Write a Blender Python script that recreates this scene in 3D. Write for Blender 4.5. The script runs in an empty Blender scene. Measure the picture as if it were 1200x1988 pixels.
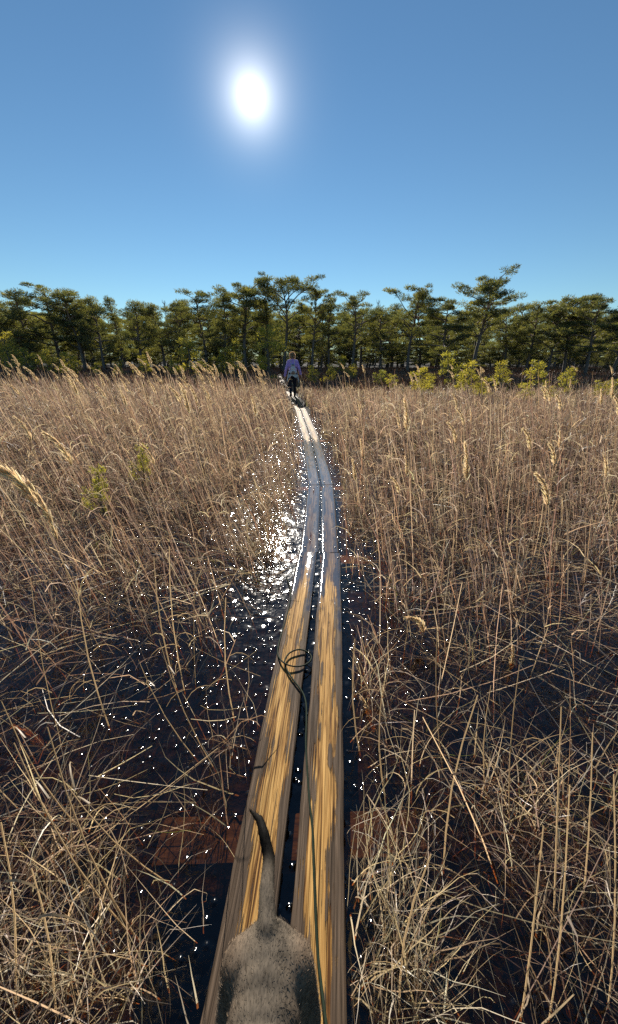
import bpy, bmesh, math, random
import numpy as np
from mathutils import Vector, Matrix, noise as mnoise

random.seed(11)
rng = np.random.default_rng(11)
S = bpy.context.scene
COL = S.collection

# ------------------------------------------------------------------ camera
CAM_H = 1.5
PITCH = math.radians(21.7)           # looking down
FPX = 747.0                          # focal length in photo pixels
PW, PH = 1200.0, 1988.0
cam_d = bpy.data.cameras.new('camera')
cam_d.sensor_fit = 'VERTICAL'
cam_d.sensor_height = 24.0
cam_d.lens = 24.0 * FPX / PH
cam_d.clip_start = 0.02
cam_d.clip_end = 3000
cam = bpy.data.objects.new('camera', cam_d)
cam.location = (0, 0, CAM_H)
cam.rotation_euler = (math.pi / 2 - PITCH, 0, 0)
COL.objects.link(cam)
S.camera = cam
CP, SP = math.cos(PITCH), math.sin(PITCH)

def ray(px, py):
    cx, cy = (px - PW / 2) / FPX, (PH / 2 - py) / FPX
    # camera axes: right = +x, up = (0, sin, cos), forward = (0, cos, -sin)
    return Vector((cx, CP + cy * SP, -SP + cy * CP))

def G(px, py, z=0.0):
    """point of height z seen at a photo pixel"""
    r = ray(px, py)
    t = (z - CAM_H) / r.z
    return Vector((r.x * t, r.y * t, z))

def at_y(px, py, y):
    """point at forward distance y seen at a photo pixel"""
    r = ray(px, py)
    t = y / r.y
    return Vector((r.x * t, y, CAM_H + r.z * t))

def proj(x, y, z=0.0):
    dz = z - CAM_H
    d = y * CP - dz * SP
    u = y * SP + dz * CP
    d = np.maximum(d, 1e-3)
    return PW / 2 + FPX * x / d, PH / 2 - FPX * u / d

# ------------------------------------------------------------------ sky + sun
SUN = ray(488, 187).normalized()
SUN_EL = math.asin(SUN.z)
SUN_AZ = math.atan2(SUN.x, SUN.y)     # from +Y towards +X
W = bpy.data.worlds.new('World')
S.world = W
W.use_nodes = True
wn, wl = W.node_tree.nodes, W.node_tree.links
wn.clear()
out = wn.new('ShaderNodeOutputWorld')
sky = wn.new('ShaderNodeTexSky')
sky.sky_type = 'NISHITA'
sky.sun_disc = False
sky.sun_elevation = SUN_EL
sky.sun_rotation = SUN_AZ
sky.altitude = 50
sky.air_density = 1.0
sky.dust_density = 0.0
sky.ozone_density = 2.0
bg = wn.new('ShaderNodeBackground')
bg.inputs['Strength'].default_value = 0.05
# the sun's own disc, dazzlingly bright, with its aureole of forward-scattered light
tc = wn.new('ShaderNodeTexCoord')
dot = wn.new('ShaderNodeVectorMath'); dot.operation = 'DOT_PRODUCT'
nrm = wn.new('ShaderNodeVectorMath'); nrm.operation = 'NORMALIZE'
wl.new(tc.outputs['Generated'], nrm.inputs[0])
wl.new(nrm.outputs['Vector'], dot.inputs[0])
dot.inputs[1].default_value = SUN
ac = wn.new('ShaderNodeMath'); ac.operation = 'ARCCOSINE'
wl.new(dot.outputs['Value'], ac.inputs[0])
ramp = wn.new('ShaderNodeMapRange'); ramp.interpolation_type = 'SMOOTHSTEP'
ramp.inputs['From Min'].default_value = math.radians(0.2)
ramp.inputs['From Max'].default_value = math.radians(1.5)
ramp.inputs['To Min'].default_value = 1.0
ramp.inputs['To Max'].default_value = 0.0
wl.new(ac.outputs[0], ramp.inputs['Value'])
ex1 = wn.new('ShaderNodeMath'); ex1.operation = 'MULTIPLY'; ex1.inputs[1].default_value = -1 / math.radians(1.55)
wl.new(ac.outputs[0], ex1.inputs[0])
ex2 = wn.new('ShaderNodeMath'); ex2.operation = 'EXPONENT'
wl.new(ex1.outputs[0], ex2.inputs[0])
sc1 = wn.new('ShaderNodeMath'); sc1.operation = 'MULTIPLY'; sc1.inputs[1].default_value = 1.15
wl.new(ex2.outputs[0], sc1.inputs[0])
bg2 = wn.new('ShaderNodeBackground'); bg2.inputs['Color'].default_value = (1, 0.95, 0.86, 1)
sm = wn.new('ShaderNodeMath'); sm.operation = 'MULTIPLY_ADD'; sm.inputs[1].default_value = 3.0
wl.new(ramp.outputs['Result'], sm.inputs[0]); wl.new(sc1.outputs[0], sm.inputs[2])
wl.new(sm.outputs[0], bg2.inputs['Strength'])
tint = wn.new('ShaderNodeMix'); tint.data_type = 'RGBA'; tint.blend_type = 'MULTIPLY'; tint.inputs['Factor'].default_value = 1
tint.inputs['B'].default_value = (0.68, 0.91, 1.0, 1)     # clear dry air: a cleaner blue
wl.new(sky.outputs[0], tint.inputs['A']); wl.new(tint.outputs['Result'], bg.inputs['Color'])
add = wn.new('ShaderNodeAddShader')
wl.new(bg.outputs[0], add.inputs[0]); wl.new(bg2.outputs[0], add.inputs[1])
wl.new(add.outputs[0], out.inputs['Surface'])

sun_d = bpy.data.lights.new('sun', 'SUN')
sun_d.energy = 5.0
sun_d.angle = math.radians(0.53)
sun_d.color = (1.0, 0.93, 0.82)
sun_o = bpy.data.objects.new('sun', sun_d)
sun_o.rotation_euler = (-SUN).to_track_quat('-Z', 'Y').to_euler()
sun_o.location = SUN * 50
COL.objects.link(sun_o)

S.view_settings.view_transform = 'Standard'
S.view_settings.look = 'None'
S.view_settings.exposure = 0.95
S.view_settings.gamma = 1.0
S.view_settings.use_curve_mapping = False
S.render.engine = 'CYCLES'
S.cycles.use_denoising = False
S.cycles.max_bounces = 8
S.cycles.transparent_max_bounces = 12
S.cycles.sample_clamp_indirect = 4.0
S.cycles.sample_clamp_direct = 0.0
S.cycles.blur_glossy = 0.5
S.cycles.caustics_reflective = False
S.cycles.caustics_refractive = False

# ------------------------------------------------------------------ helpers
def tag(o, label=None, cat=None, group=None, kind=None):
    if label: o['label'] = label
    if cat: o['category'] = cat
    if group: o['group'] = group
    if kind: o['kind'] = kind
    return o

def empty(name, loc=(0, 0, 0), rz=0.0):
    o = bpy.data.objects.new(name, None)
    o.empty_display_size = 0.2
    o.location = loc
    o.rotation_euler = (0, 0, rz)
    COL.objects.link(o)
    return o

def link(name, me, parent=None, m=None):
    o = bpy.data.objects.new(name, me)
    COL.objects.link(o)
    if parent is not None: o.parent = parent
    if m is not None and len(me.materials) == 0: me.materials.append(m)
    return o

class MB:
    """collects numpy pieces (verts, quads/tris, colour) into one mesh"""
    def __init__(self): self.v, self.f, self.c, self.n = [], [], [], 0
    def add(self, v, f, c=None):
        v = np.asarray(v, dtype=np.float32).reshape(-1, 3)
        self.v.append(v)
        self.f.append((np.asarray(f, dtype=np.int64) + self.n))
        if c is None: c = (1, 1, 1)
        c = np.asarray(c, dtype=np.float32)
        if c.ndim == 1: c = np.tile(c[None, :3], (len(v), 1))
        self.c.append(c[:, :3])
        self.n += len(v)
    def mesh(self, name, mat=None, smooth=True):
        me = bpy.data.meshes.new(name)
        v = np.concatenate(self.v) if self.v else np.zeros((0, 3), np.float32)
        fs = [f for f in self.f if len(f)]
        me.vertices.add(len(v)); me.vertices.foreach_set('co', v.ravel())
        loops = np.concatenate([f.ravel() for f in fs])
        tot = np.concatenate([np.full(len(f), f.shape[1], np.int32) for f in fs])
        start = np.concatenate([[0], np.cumsum(tot)[:-1]]).astype(np.int32)
        me.loops.add(len(loops)); me.loops.foreach_set('vertex_index', loops.astype(np.int32))
        me.polygons.add(len(tot)); me.polygons.foreach_set('loop_start', start)
        me.polygons.foreach_set('loop_total', tot)
        if smooth: me.polygons.foreach_set('use_smooth', np.ones(len(tot), bool))
        me.update(calc_edges=True)
        a = me.color_attributes.new('Col', 'FLOAT_COLOR', 'POINT')
        c = np.concatenate(self.c)
        a.data.foreach_set('color', np.hstack([c, np.ones((len(c), 1), np.float32)]).astype(np.float32).ravel())
        if mat is not None: me.materials.append(mat)
        return me

def unit(v):
    return v / np.maximum(np.linalg.norm(v, axis=-1, keepdims=True), 1e-9)

def ribbons(mb, P, width, col, yaw=None, taper=0.15):
    """P (N,K,3) spines; width (N,), col (N,3): flat tapering blades"""
    N, K, _ = P.shape
    d = unit(P[:, -1] - P[:, 0])
    if yaw is None: yaw = rng.uniform(0, 2 * np.pi, N)
    ref = np.stack([np.cos(yaw), np.sin(yaw), np.zeros(N)], 1)
    s = unit(np.cross(d, ref))
    t = np.linspace(0, 1, K)
    wprof = (1 - (1 - taper) * t ** 1.5)
    off = s[:, None, :] * (width[:, None] * 0.5 * wprof[None, :])[:, :, None]
    V = np.stack([P - off, P + off], 2).reshape(N, K * 2, 3)
    k = np.arange(K - 1) * 2
    q = np.stack([k, k + 1, k + 3, k + 2], 1)
    F = (np.arange(N)[:, None, None] * (K * 2) + q[None]).reshape(-1, 4)
    C = np.repeat(col, K * 2, axis=0)
    mb.add(V.reshape(-1, 3), F, C)

def tubes(mb, P, rad, col, sides=3):
    """P (N,K,3), rad (N,K): thin round stems"""
    N, K, _ = P.shape
    d = unit(P[:, -1] - P[:, 0])
    ref = np.where(np.abs(d[:, 2:3]) < 0.9, np.array([[0, 0, 1.0]]), np.array([[1.0, 0, 0]]))
    a = unit(np.cross(d, ref)); b = np.cross(d, a)
    ang = np.linspace(0, 2 * np.pi, sides, endpoint=False)
    ring = a[:, None, :] * np.cos(ang)[None, :, None] + b[:, None, :] * np.sin(ang)[None, :, None]
    V = P[:, :, None, :] + ring[:, None, :, :] * rad[:, :, None, None]
    q = []
    for k in range(K - 1):
        for j in range(sides):
            j2 = (j + 1) % sides
            q.append((k * sides + j, k * sides + j2, (k + 1) * sides + j2, (k + 1) * sides + j))
    q = np.array(q)
    F = (np.arange(N)[:, None, None] * (K * sides) + q[None]).reshape(-1, 4)
    mb.add(V.reshape(-1, 3), F, np.repeat(col, K * sides, axis=0))

def tube1(mb, pts, radii, col=(1, 1, 1), sides=6, cap=True):
    """one bent tube following its path"""
    pts = np.asarray(pts, float); K = len(pts)
    radii = np.broadcast_to(np.asarray(radii, float), (K,))
    tan = unit(np.gradient(pts, axis=0))
    a = np.cross(tan[0], [0.3, 0.2, 0.93]); a /= np.linalg.norm(a)
    V = []
    ang = np.linspace(0, 2 * np.pi, sides, endpoint=False)
    for k in range(K):
        a = a - tan[k] * np.dot(a, tan[k]); a /= max(np.linalg.norm(a), 1e-9)
        b = np.cross(tan[k], a)
        V.append(pts[k] + radii[k] * (np.cos(ang)[:, None] * a + np.sin(ang)[:, None] * b))
    V = np.concatenate(V)
    q = [(k * sides + j, k * sides + (j + 1) % sides, (k + 1) * sides + (j + 1) % sides, (k + 1) * sides + j)
         for k in range(K - 1) for j in range(sides)]
    base = mb.n
    mb.add(V, np.array(q), col)
    if cap:
        n = len(V)
        mb.add(np.zeros((0, 3)), np.array([[base + j for j in range(sides)][::-1]]) - mb.n)
        mb.add(np.zeros((0, 3)), np.array([[base + n - sides + j for j in range(sides)]]) - mb.n)

def smooth_path(pts, n):
    """Catmull-Rom through points"""
    pts = np.asarray(pts, float)
    p = np.vstack([2 * pts[0] - pts[1], pts, 2 * pts[-1] - pts[-2]])
    out = []
    for i in range(1, len(p) - 2):
        for t in np.linspace(0, 1, n, endpoint=False):
            p0, p1, p2, p3 = p[i - 1], p[i], p[i + 1], p[i + 2]
            out.append(0.5 * ((2 * p1) + (-p0 + p2) * t + (2 * p0 - 5 * p1 + 4 * p2 - p3) * t * t + (-p0 + 3 * p1 - 3 * p2 + p3) * t ** 3))
    out.append(pts[-1])
    return np.array(out)

# ------------------------------------------------------------------ materials
def new_mat(name):
    m = bpy.data.materials.new(name)
    m.use_nodes = True
    n, l = m.node_tree.nodes, m.node_tree.links
    n.clear()
    o = n.new('ShaderNodeOutputMaterial')
    return m, n, l, o

def principled(name, col, rough=0.7, spec=0.3, noise_scale=None, noise_amt=0.25, bump=0.0, coords='Object', stretch=(1, 1, 1), sheen=0.0):
    m, n, l, o = new_mat(name)
    b = n.new('ShaderNodeBsdfPrincipled')
    b.inputs['Base Color'].default_value = (*col, 1)
    b.inputs['Roughness'].default_value = rough
    b.inputs['Specular IOR Level'].default_value = spec
    if sheen: b.inputs['Sheen Weight'].default_value = sheen
    if noise_scale:
        t = n.new('ShaderNodeTexCoord'); mp = n.new('ShaderNodeMapping'); mp.inputs['Scale'].default_value = stretch
        ns = n.new('ShaderNodeTexNoise'); ns.inputs['Scale'].default_value = noise_scale; ns.inputs['Detail'].default_value = 5
        l.new(t.outputs[coords], mp.inputs[0]); l.new(mp.outputs[0], ns.inputs['Vector'])
        mx = n.new('ShaderNodeMix'); mx.data_type = 'RGBA'
        mx.inputs['A'].default_value = (*[max(0, c * (1 - noise_amt)) for c in col], 1)
        mx.inputs['B'].default_value = (*[min(1, c * (1 + noise_amt)) for c in col], 1)
        l.new(ns.outputs['Fac'], mx.inputs['Factor']); l.new(mx.outputs['Result'], b.inputs['Base Color'])
        if bump:
            bp = n.new('ShaderNodeBump'); bp.inputs['Strength'].default_value = bump; bp.inputs['Distance'].default_value = 0.01
            l.new(ns.outputs['Fac'], bp.inputs['Height']); l.new(bp.outputs[0], b.inputs['Normal'])
    l.new(b.outputs[0], o.inputs['Surface'])
    return m

def leafy(name, tint=(1, 1, 1), trans=0.45, gloss=0.05, rough=0.4, tcol=(1.08, 1.0, 0.85)):
    """thin dry or green plant matter: its colour from the blade's own attribute"""
    m, n, l, o = new_mat(name)
    a = n.new('ShaderNodeAttribute'); a.attribute_name = 'Col'
    mu = n.new('ShaderNodeMix'); mu.data_type = 'RGBA'; mu.blend_type = 'MULTIPLY'; mu.inputs['Factor'].default_value = 1
    mu.inputs['B'].default_value = (*tint, 1); l.new(a.outputs['Color'], mu.inputs['A'])
    mt = n.new('ShaderNodeMix'); mt.data_type = 'RGBA'; mt.blend_type = 'MULTIPLY'; mt.inputs['Factor'].default_value = 1
    mt.inputs['B'].default_value = (*tcol, 1); l.new(mu.outputs['Result'], mt.inputs['A'])
    d = n.new('ShaderNodeBsdfDiffuse'); t = n.new('ShaderNodeBsdfTranslucent'); g = n.new('ShaderNodeBsdfGlossy')
    g.inputs['Roughness'].default_value = rough
    l.new(mu.outputs['Result'], d.inputs['Color']); l.new(mt.outputs['Result'], t.inputs['Color'])
    m1 = n.new('ShaderNodeMixShader'); m1.inputs[0].default_value = trans
    l.new(d.outputs[0], m1.inputs[1]); l.new(t.outputs[0], m1.inputs[2])
    m2 = n.new('ShaderNodeMixShader'); m2.inputs[0].default_value = gloss
    l.new(m1.outputs[0], m2.inputs[1]); l.new(g.outputs[0], m2.inputs[2])
    l.new(m2.outputs[0], o.inputs['Surface'])
    return m

M_REED = leafy('dry_reed', trans=0.5, gloss=0.05, rough=0.5)
M_GRASS = leafy('dry_grass', trans=0.5, gloss=0.06, rough=0.45)
M_PLUME = leafy('reed_plume', trans=0.6, gloss=0.02, tcol=(1.1, 1.0, 0.85))
M_NEEDLE = leafy('pine_needles', trans=0.52, gloss=0.04, rough=0.45, tcol=(1.3, 1.25, 0.7))
M_YOUNG = leafy('young_needles', trans=0.55, gloss=0.04, rough=0.45, tcol=(1.15, 1.1, 0.7))
M_TWIG = leafy('dark_twig', trans=0.1, gloss=0.06, rough=0.35)

def bark_mat():
    m, n, l, o = new_mat('pine_bark')
    b = n.new('ShaderNodeBsdfPrincipled'); b.inputs['Roughness'].default_value = 0.9
    t = n.new('ShaderNodeTexCoord'); mp = n.new('ShaderNodeMapping'); mp.inputs['Scale'].default_value = (8, 8, 2.2)
    ns = n.new('ShaderNodeTexNoise'); ns.inputs['Scale'].default_value = 1.6; ns.inputs['Detail'].default_value = 6
    l.new(t.outputs['Object'], mp.inputs[0]); l.new(mp.outputs[0], ns.inputs['Vector'])
    sp = n.new('ShaderNodeSeparateXYZ'); l.new(t.outputs['Object'], sp.inputs[0])
    mr = n.new('ShaderNodeMapRange'); mr.inputs['From Min'].default_value = 2.5; mr.inputs['From Max'].default_value = 5.5
    l.new(sp.outputs['Z'], mr.inputs['Value'])
    lo = n.new('ShaderNodeMix'); lo.data_type = 'RGBA'
    lo.inputs['A'].default_value = (0.055, 0.045, 0.042, 1); lo.inputs['B'].default_value = (0.19, 0.165, 0.15, 1)
    l.new(ns.outputs['Fac'], lo.inputs['Factor'])
    hi = n.new('ShaderNodeMix'); hi.data_type = 'RGBA'; hi.inputs['B'].default_value = (0.2, 0.12, 0.075, 1)
    l.new(lo.outputs['Result'], hi.inputs['A']); l.new(mr.outputs['Result'], hi.inputs['Factor'])
    l.new(hi.outputs['Result'], b.inputs['Base Color'])
    bp = n.new('ShaderNodeBump'); bp.inputs['Strength'].default_value = 0.6; bp.inputs['Distance'].default_value = 0.03
    l.new(ns.outputs['Fac'], bp.inputs['Height']); l.new(bp.outputs[0], b.inputs['Normal'])
    l.new(b.outputs[0], o.inputs['Surface'])
    return m
M_BARK = bark_mat()

def ground_mat():
    m, n, l, o = new_mat('peat_ground')
    b = n.new('ShaderNodeBsdfPrincipled'); b.inputs['Roughness'].default_value = 0.95; b.inputs['Specular IOR Level'].default_value = 0.1
    t = n.new('ShaderNodeTexCoord')
    n1 = n.new('ShaderNodeTexNoise'); n1.inputs['Scale'].default_value = 0.7; n1.inputs['Detail'].default_value = 8
    n2 = n.new('ShaderNodeTexNoise'); n2.inputs['Scale'].default_value = 16; n2.inputs['Detail'].default_value = 6
    l.new(t.outputs['Object'], n1.inputs['Vector']); l.new(t.outputs['Object'], n2.inputs['Vector'])
    r = n.new('ShaderNodeValToRGB')
    r.color_ramp.elements[0].position = 0.3; r.color_ramp.elements[0].color = (0.006, 0.005, 0.005, 1)
    r.color_ramp.elements[1].position = 0.75; r.color_ramp.elements[1].color = (0.05, 0.036, 0.027, 1)
    e = r.color_ramp.elements.new(0.52); e.color = (0.016, 0.012, 0.010, 1)
    l.new(n2.outputs['Fac'], r.inputs[0])
    mx = n.new('ShaderNodeMix'); mx.data_type = 'RGBA'; mx.blend_type = 'MULTIPLY'; mx.inputs['Factor'].default_value = 0.6
    l.new(r.outputs[0], mx.inputs['A']); l.new(n1.outputs['Color'], mx.inputs['B'])
    l.new(mx.outputs['Result'], b.inputs['Base Color'])
    bp = n.new('ShaderNodeBump'); bp.inputs['Strength'].default_value = 1.0; bp.inputs['Distance'].default_value = 0.04
    l.new(n2.outputs['Fac'], bp.inputs['Height']); l.new(bp.outputs[0], b.inputs['Normal'])
    l.new(b.outputs[0], o.inputs['Surface'])
    return m

def water_mat():
    m, n, l, o = new_mat('bog_water')
    t = n.new('ShaderNodeTexCoord')
    # little menisci where stems break the surface, and a faint ripple
    hs = []
    for scale, width, amp in ((24, 0.36, 0.8), (10.5, 0.5, 0.3)):
        v = n.new('ShaderNodeTexVoronoi'); v.feature = 'F1'; v.inputs['Scale'].default_value = scale
        l.new(t.outputs['Object'], v.inputs['Vector'])
        mr = n.new('ShaderNodeMapRange'); mr.interpolation_type = 'SMOOTHSTEP'
        mr.inputs['From Min'].default_value = 0.0; mr.inputs['From Max'].default_value = width
        mr.inputs['To Min'].default_value = amp / scale; mr.inputs['To Max'].default_value = 0.0
        l.new(v.outputs['Distance'], mr.inputs['Value'])
        hs.append(mr)
    ns = n.new('ShaderNodeTexNoise'); ns.inputs['Scale'].default_value = 9; ns.inputs['Detail'].default_value = 3
    l.new(t.outputs['Object'], ns.inputs['Vector'])
    s1 = n.new('ShaderNodeMath'); s1.operation = 'ADD'
    l.new(hs[0].outputs['Result'], s1.inputs[0]); l.new(hs[1].outputs['Result'], s1.inputs[1])
    s2 = n.new('ShaderNodeMath'); s2.operation = 'MULTIPLY_ADD'; s2.inputs[1].default_value = 0.045
    l.new(ns.outputs['Fac'], s2.inputs[0]); l.new(s1.outputs[0], s2.inputs[2])
    bp = n.new('ShaderNodeBump'); bp.inputs['Strength'].default_value = 1.0; bp.inputs['Distance'].default_value = 0.13
    l.new(s2.outputs[0], bp.inputs['Height'])
    fr = n.new('ShaderNodeFresnel'); fr.inputs['IOR'].default_value = 1.6
    tr = n.new('ShaderNodeBsdfTransparent'); tr.inputs['Color'].default_value = (0.66, 0.40, 0.22, 1)
    gl = n.new('ShaderNodeBsdfGlossy'); gl.inputs['Roughness'].default_value = 0.09
    l.new(bp.outputs[0], gl.inputs['Normal'])
    mx = n.new('ShaderNodeMixShader')
    # daylight coming back up from under the surface (refracted in, so never totally reflected)
    geo = n.new('ShaderNodeNewGeometry')
    fm = n.new('ShaderNodeMix'); fm.data_type = 'FLOAT'; fm.inputs['B'].default_value = 0.06
    l.new(geo.outputs['Backfacing'], fm.inputs['Factor']); l.new(fr.outputs[0], fm.inputs['A'])
    l.new(fm.outputs['Result'], mx.inputs[0]); l.new(tr.outputs[0], mx.inputs[1]); l.new(gl.outputs[0], mx.inputs[2])
    l.new(mx.outputs[0], o.inputs['Surface'])
    return m

def plank_mat():
    """local X across, Y along. Golden worn heartwood strip, grey damp margins, wet film where the plank dips"""
    m, n, l, o = new_mat('weathered_plank')
    b = n.new('ShaderNodeBsdfPrincipled')
    t = n.new('ShaderNodeTexCoord'); oi = n.new('ShaderNodeObjectInfo')
    off = n.new('ShaderNodeVectorMath'); off.operation = 'SCALE'; off.inputs['Scale'].default_value = 37.0
    cmb = n.new('ShaderNodeCombineXYZ'); l.new(oi.outputs['Random'], cmb.inputs[1]); l.new(oi.outputs['Random'], cmb.inputs[2])
    l.new(cmb.outputs[0], off.inputs[0])
    ad = n.new('ShaderNodeVectorMath'); ad.operation = 'ADD'
    l.new(t.outputs['Object'], ad.inputs[0]); l.new(off.outputs[0], ad.inputs[1])
    def noise(scale3, sc, det=4, dist=0.0):
        mp = n.new('ShaderNodeMapping'); mp.inputs['Scale'].default_value = scale3
        l.new(ad.outputs[0], mp.inputs[0])
        x = n.new('ShaderNodeTexNoise'); x.inputs['Scale'].default_value = sc; x.inputs['Detail'].default_value = det
        x.inputs['Distortion'].default_value = dist
        l.new(mp.outputs[0], x.inputs['Vector'])
        return x
    grain = noise((70, 1.3, 10), 1.5, 7, 1.6)
    fine = noise((260, 5, 40), 1.0, 3)
    wob = noise((1, 1, 1), 4.5, 6)
    wob2 = noise((110, 2.2, 1), 1.0, 6, 0.8)
    sp = n.new('ShaderNodeSeparateXYZ'); l.new(t.outputs['Object'], sp.inputs[0])
    def math_(op, a=None, b_=None, c=None):
        x = n.new('ShaderNodeMath'); x.operation = op
        for i, v in enumerate((a, b_, c)):
            if v is None: continue
            if isinstance(v, (int, float)): x.inputs[i].default_value = v
            else: l.new(v, x.inputs[i])
        return x.outputs[0]
    # worn strip: |x + wobble| < w
    xs = math_('ADD', sp.outputs['X'], math_('MULTIPLY', math_('SUBTRACT', wob.outputs['Fac'], 0.5), 0.13))
    xa = math_('ADD', math_('ABSOLUTE', xs), math_('MULTIPLY', math_('SUBTRACT', wob2.outputs['Fac'], 0.5), 0.12))
    worn = n.new('ShaderNodeMapRange'); worn.interpolation_type = 'SMOOTHSTEP'
    worn.inputs['From Min'].default_value = 0.034; worn.inputs['From Max'].default_value = 0.042
    worn.inputs['To Min'].default_value = 1.0; worn.inputs['To Max'].default_value = 0.0
    l.new(xa, worn.inputs['Value'])
    # grain colours
    gold = n.new('ShaderNodeValToRGB'); e = gold.color_ramp.elements
    e[0].position = 0.38; e[0].color = (0.085, 0.034, 0.010, 1)
    e[1].position = 0.62; e[1].color = (0.62, 0.37, 0.125, 1)
    x = e.new(0.47); x.color = (0.36, 0.185, 0.05, 1)
    l.new(grain.outputs['Fac'], gold.inputs[0])
    grey = n.new('ShaderNodeValToRGB'); e = grey.color_ramp.elements
    e[0].position = 0.35; e[0].color = (0.05, 0.033, 0.021, 1)
    e[1].position = 0.66; e[1].color = (0.165, 0.115, 0.078, 1)
    l.new(grain.outputs['Fac'], grey.inputs[0])
    c1 = n.new('ShaderNodeMix'); c1.data_type = 'RGBA'
    l.new(worn.outputs['Result'], c1.inputs['Factor']); l.new(grey.outputs[0], c1.inputs['A']); l.new(gold.outputs[0], c1.inputs['B'])
    fm = n.new('ShaderNodeMix'); fm.data_type = 'RGBA'; fm.blend_type = 'MULTIPLY'; fm.inputs['Factor'].default_value = 0.5
    fr = n.new('ShaderNodeMapRange'); fr.inputs['From Min'].default_value = 0.3; fr.inputs['From Max'].default_value = 0.6
    l.new(fine.outputs['Fac'], fr.inputs['Value'])
    l.new(c1.outputs['Result'], fm.inputs['A']); l.new(fr.outputs['Result'], fm.inputs['B'])
    # standing film of water: attribute painted into the mesh along the dip
    wa = n.new('ShaderNodeAttribute'); wa.attribute_name = 'Col'
    ws = n.new('ShaderNodeSeparateColor'); l.new(wa.outputs['Color'], ws.inputs[0])
    wn_ = math_('ADD', ws.outputs[0], math_('MULTIPLY', math_('SUBTRACT', wob.outputs['Fac'], 0.5), 0.7))
    wn_ = math_('ADD', wn_, math_('MULTIPLY', math_('SUBTRACT', xa, 0.035), 5.5))
    wet = n.new('ShaderNodeMapRange'); wet.interpolation_type = 'SMOOTHSTEP'
    wet.inputs['From Min'].default_value = 0.40; wet.inputs['From Max'].default_value = 0.62
    l.new(wn_, wet.inputs['Value'])
    dk = n.new('ShaderNodeMix'); dk.data_type = 'RGBA'; dk.blend_type = 'MULTIPLY'
    dk.inputs['B'].default_value = (0.42, 0.42, 0.45, 1)
    l.new(wet.outputs['Result'], dk.inputs['Factor']); l.new(fm.outputs['Result'], dk.inputs['A'])
    l.new(dk.outputs['Result'], b.inputs['Base Color'])
    b.inputs['Roughness'].default_value = 0.7
    l.new(math_('MULTIPLY_ADD', wet.outputs['Result'], -0.10, 0.12), b.inputs['Specular IOR Level'])
    hg = math_('ADD', math_('MULTIPLY', grain.outputs['Fac'], 0.6), math_('MULTIPLY', worn.outputs['Result'], -0.25))
    bp = n.new('ShaderNodeBump'); bp.inputs['Strength'].default_value = 1.0; bp.inputs['Distance'].default_value = 0.008
    l.new(hg, bp.inputs['Height']); l.new(bp.outputs[0], b.inputs['Normal'])
    b.inputs['Coat IOR'].default_value = 2.3
    b.inputs['Coat Roughness'].default_value = 0.04
    l.new(wet.outputs['Result'], b.inputs['Coat Weight'])
    rip = noise((1, 1, 1), 26, 2)
    bp2 = n.new('ShaderNodeBump'); bp2.inputs['Strength'].default_value = 0.25; bp2.inputs['Distance'].default_value = 0.006
    l.new(rip.outputs['Fac'], bp2.inputs['Height']); l.new(bp2.outputs[0], b.inputs['Coat Normal'])
    l.new(b.outputs[0], o.inputs['Surface'])
    return m

M_PLANK = plank_mat()
M_SLEEPER = principled('sodden_sleeper', (0.075, 0.068, 0.055), 0.7, 0.2, 9, 0.95, 0.8, stretch=(1, 3, 3))
M_NAIL = principled('rusty_steel', (0.22, 0.19, 0.17), 0.35, 0.6)
M_NAIL.node_tree.nodes['Principled BSDF'].inputs['Metallic'].default_value = 0.7 if 'Principled BSDF' in M_NAIL.node_tree.nodes else 0

# ------------------------------------------------------------------ terrain
PATH = [(-0.225, -1.6), (-0.113, 0.0), (0.087, 2.85), (0.155, 4.7), (0.05, 7.6), (-0.24, 12.0), (-0.50, 15.0),
        (-0.72, 17.0), (-1.75, 26.0), (-2.3, 31.0)]
_py = np.array([p[1] for p in PATH]); _px = np.array([p[0] for p in PATH])
def path_x(y): return np.interp(y, _py, _px)

def sstep(a, b, x):
    t = np.clip((x - a) / (b - a), 0, 1)
    return t * t * (3 - 2 * t)

def fbm(x, y, s, seed=0.0):
    """cheap smooth value noise made of sines"""
    r = np.zeros_like(x)
    for i, (a, f) in enumerate(((1, 1), (0.55, 2.1), (0.3, 4.3), (0.17, 8.7))):
        th = seed + i * 1.7
        u = x * math.cos(th) + y * math.sin(th); v = -x * math.sin(th) + y * math.cos(th)
        r += a * np.sin(u * f * s + 1.3 * np.sin(v * f * s * 0.7 + i) + seed) * np.cos(v * f * s * 0.9 + seed * 2)
    return r / 2.0

def far_rise(y):
    return 0.05 * sstep(9, 18, y) + 0.25 * sstep(20, 36, y) + 0.8 * sstep(40, 200, y)

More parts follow.
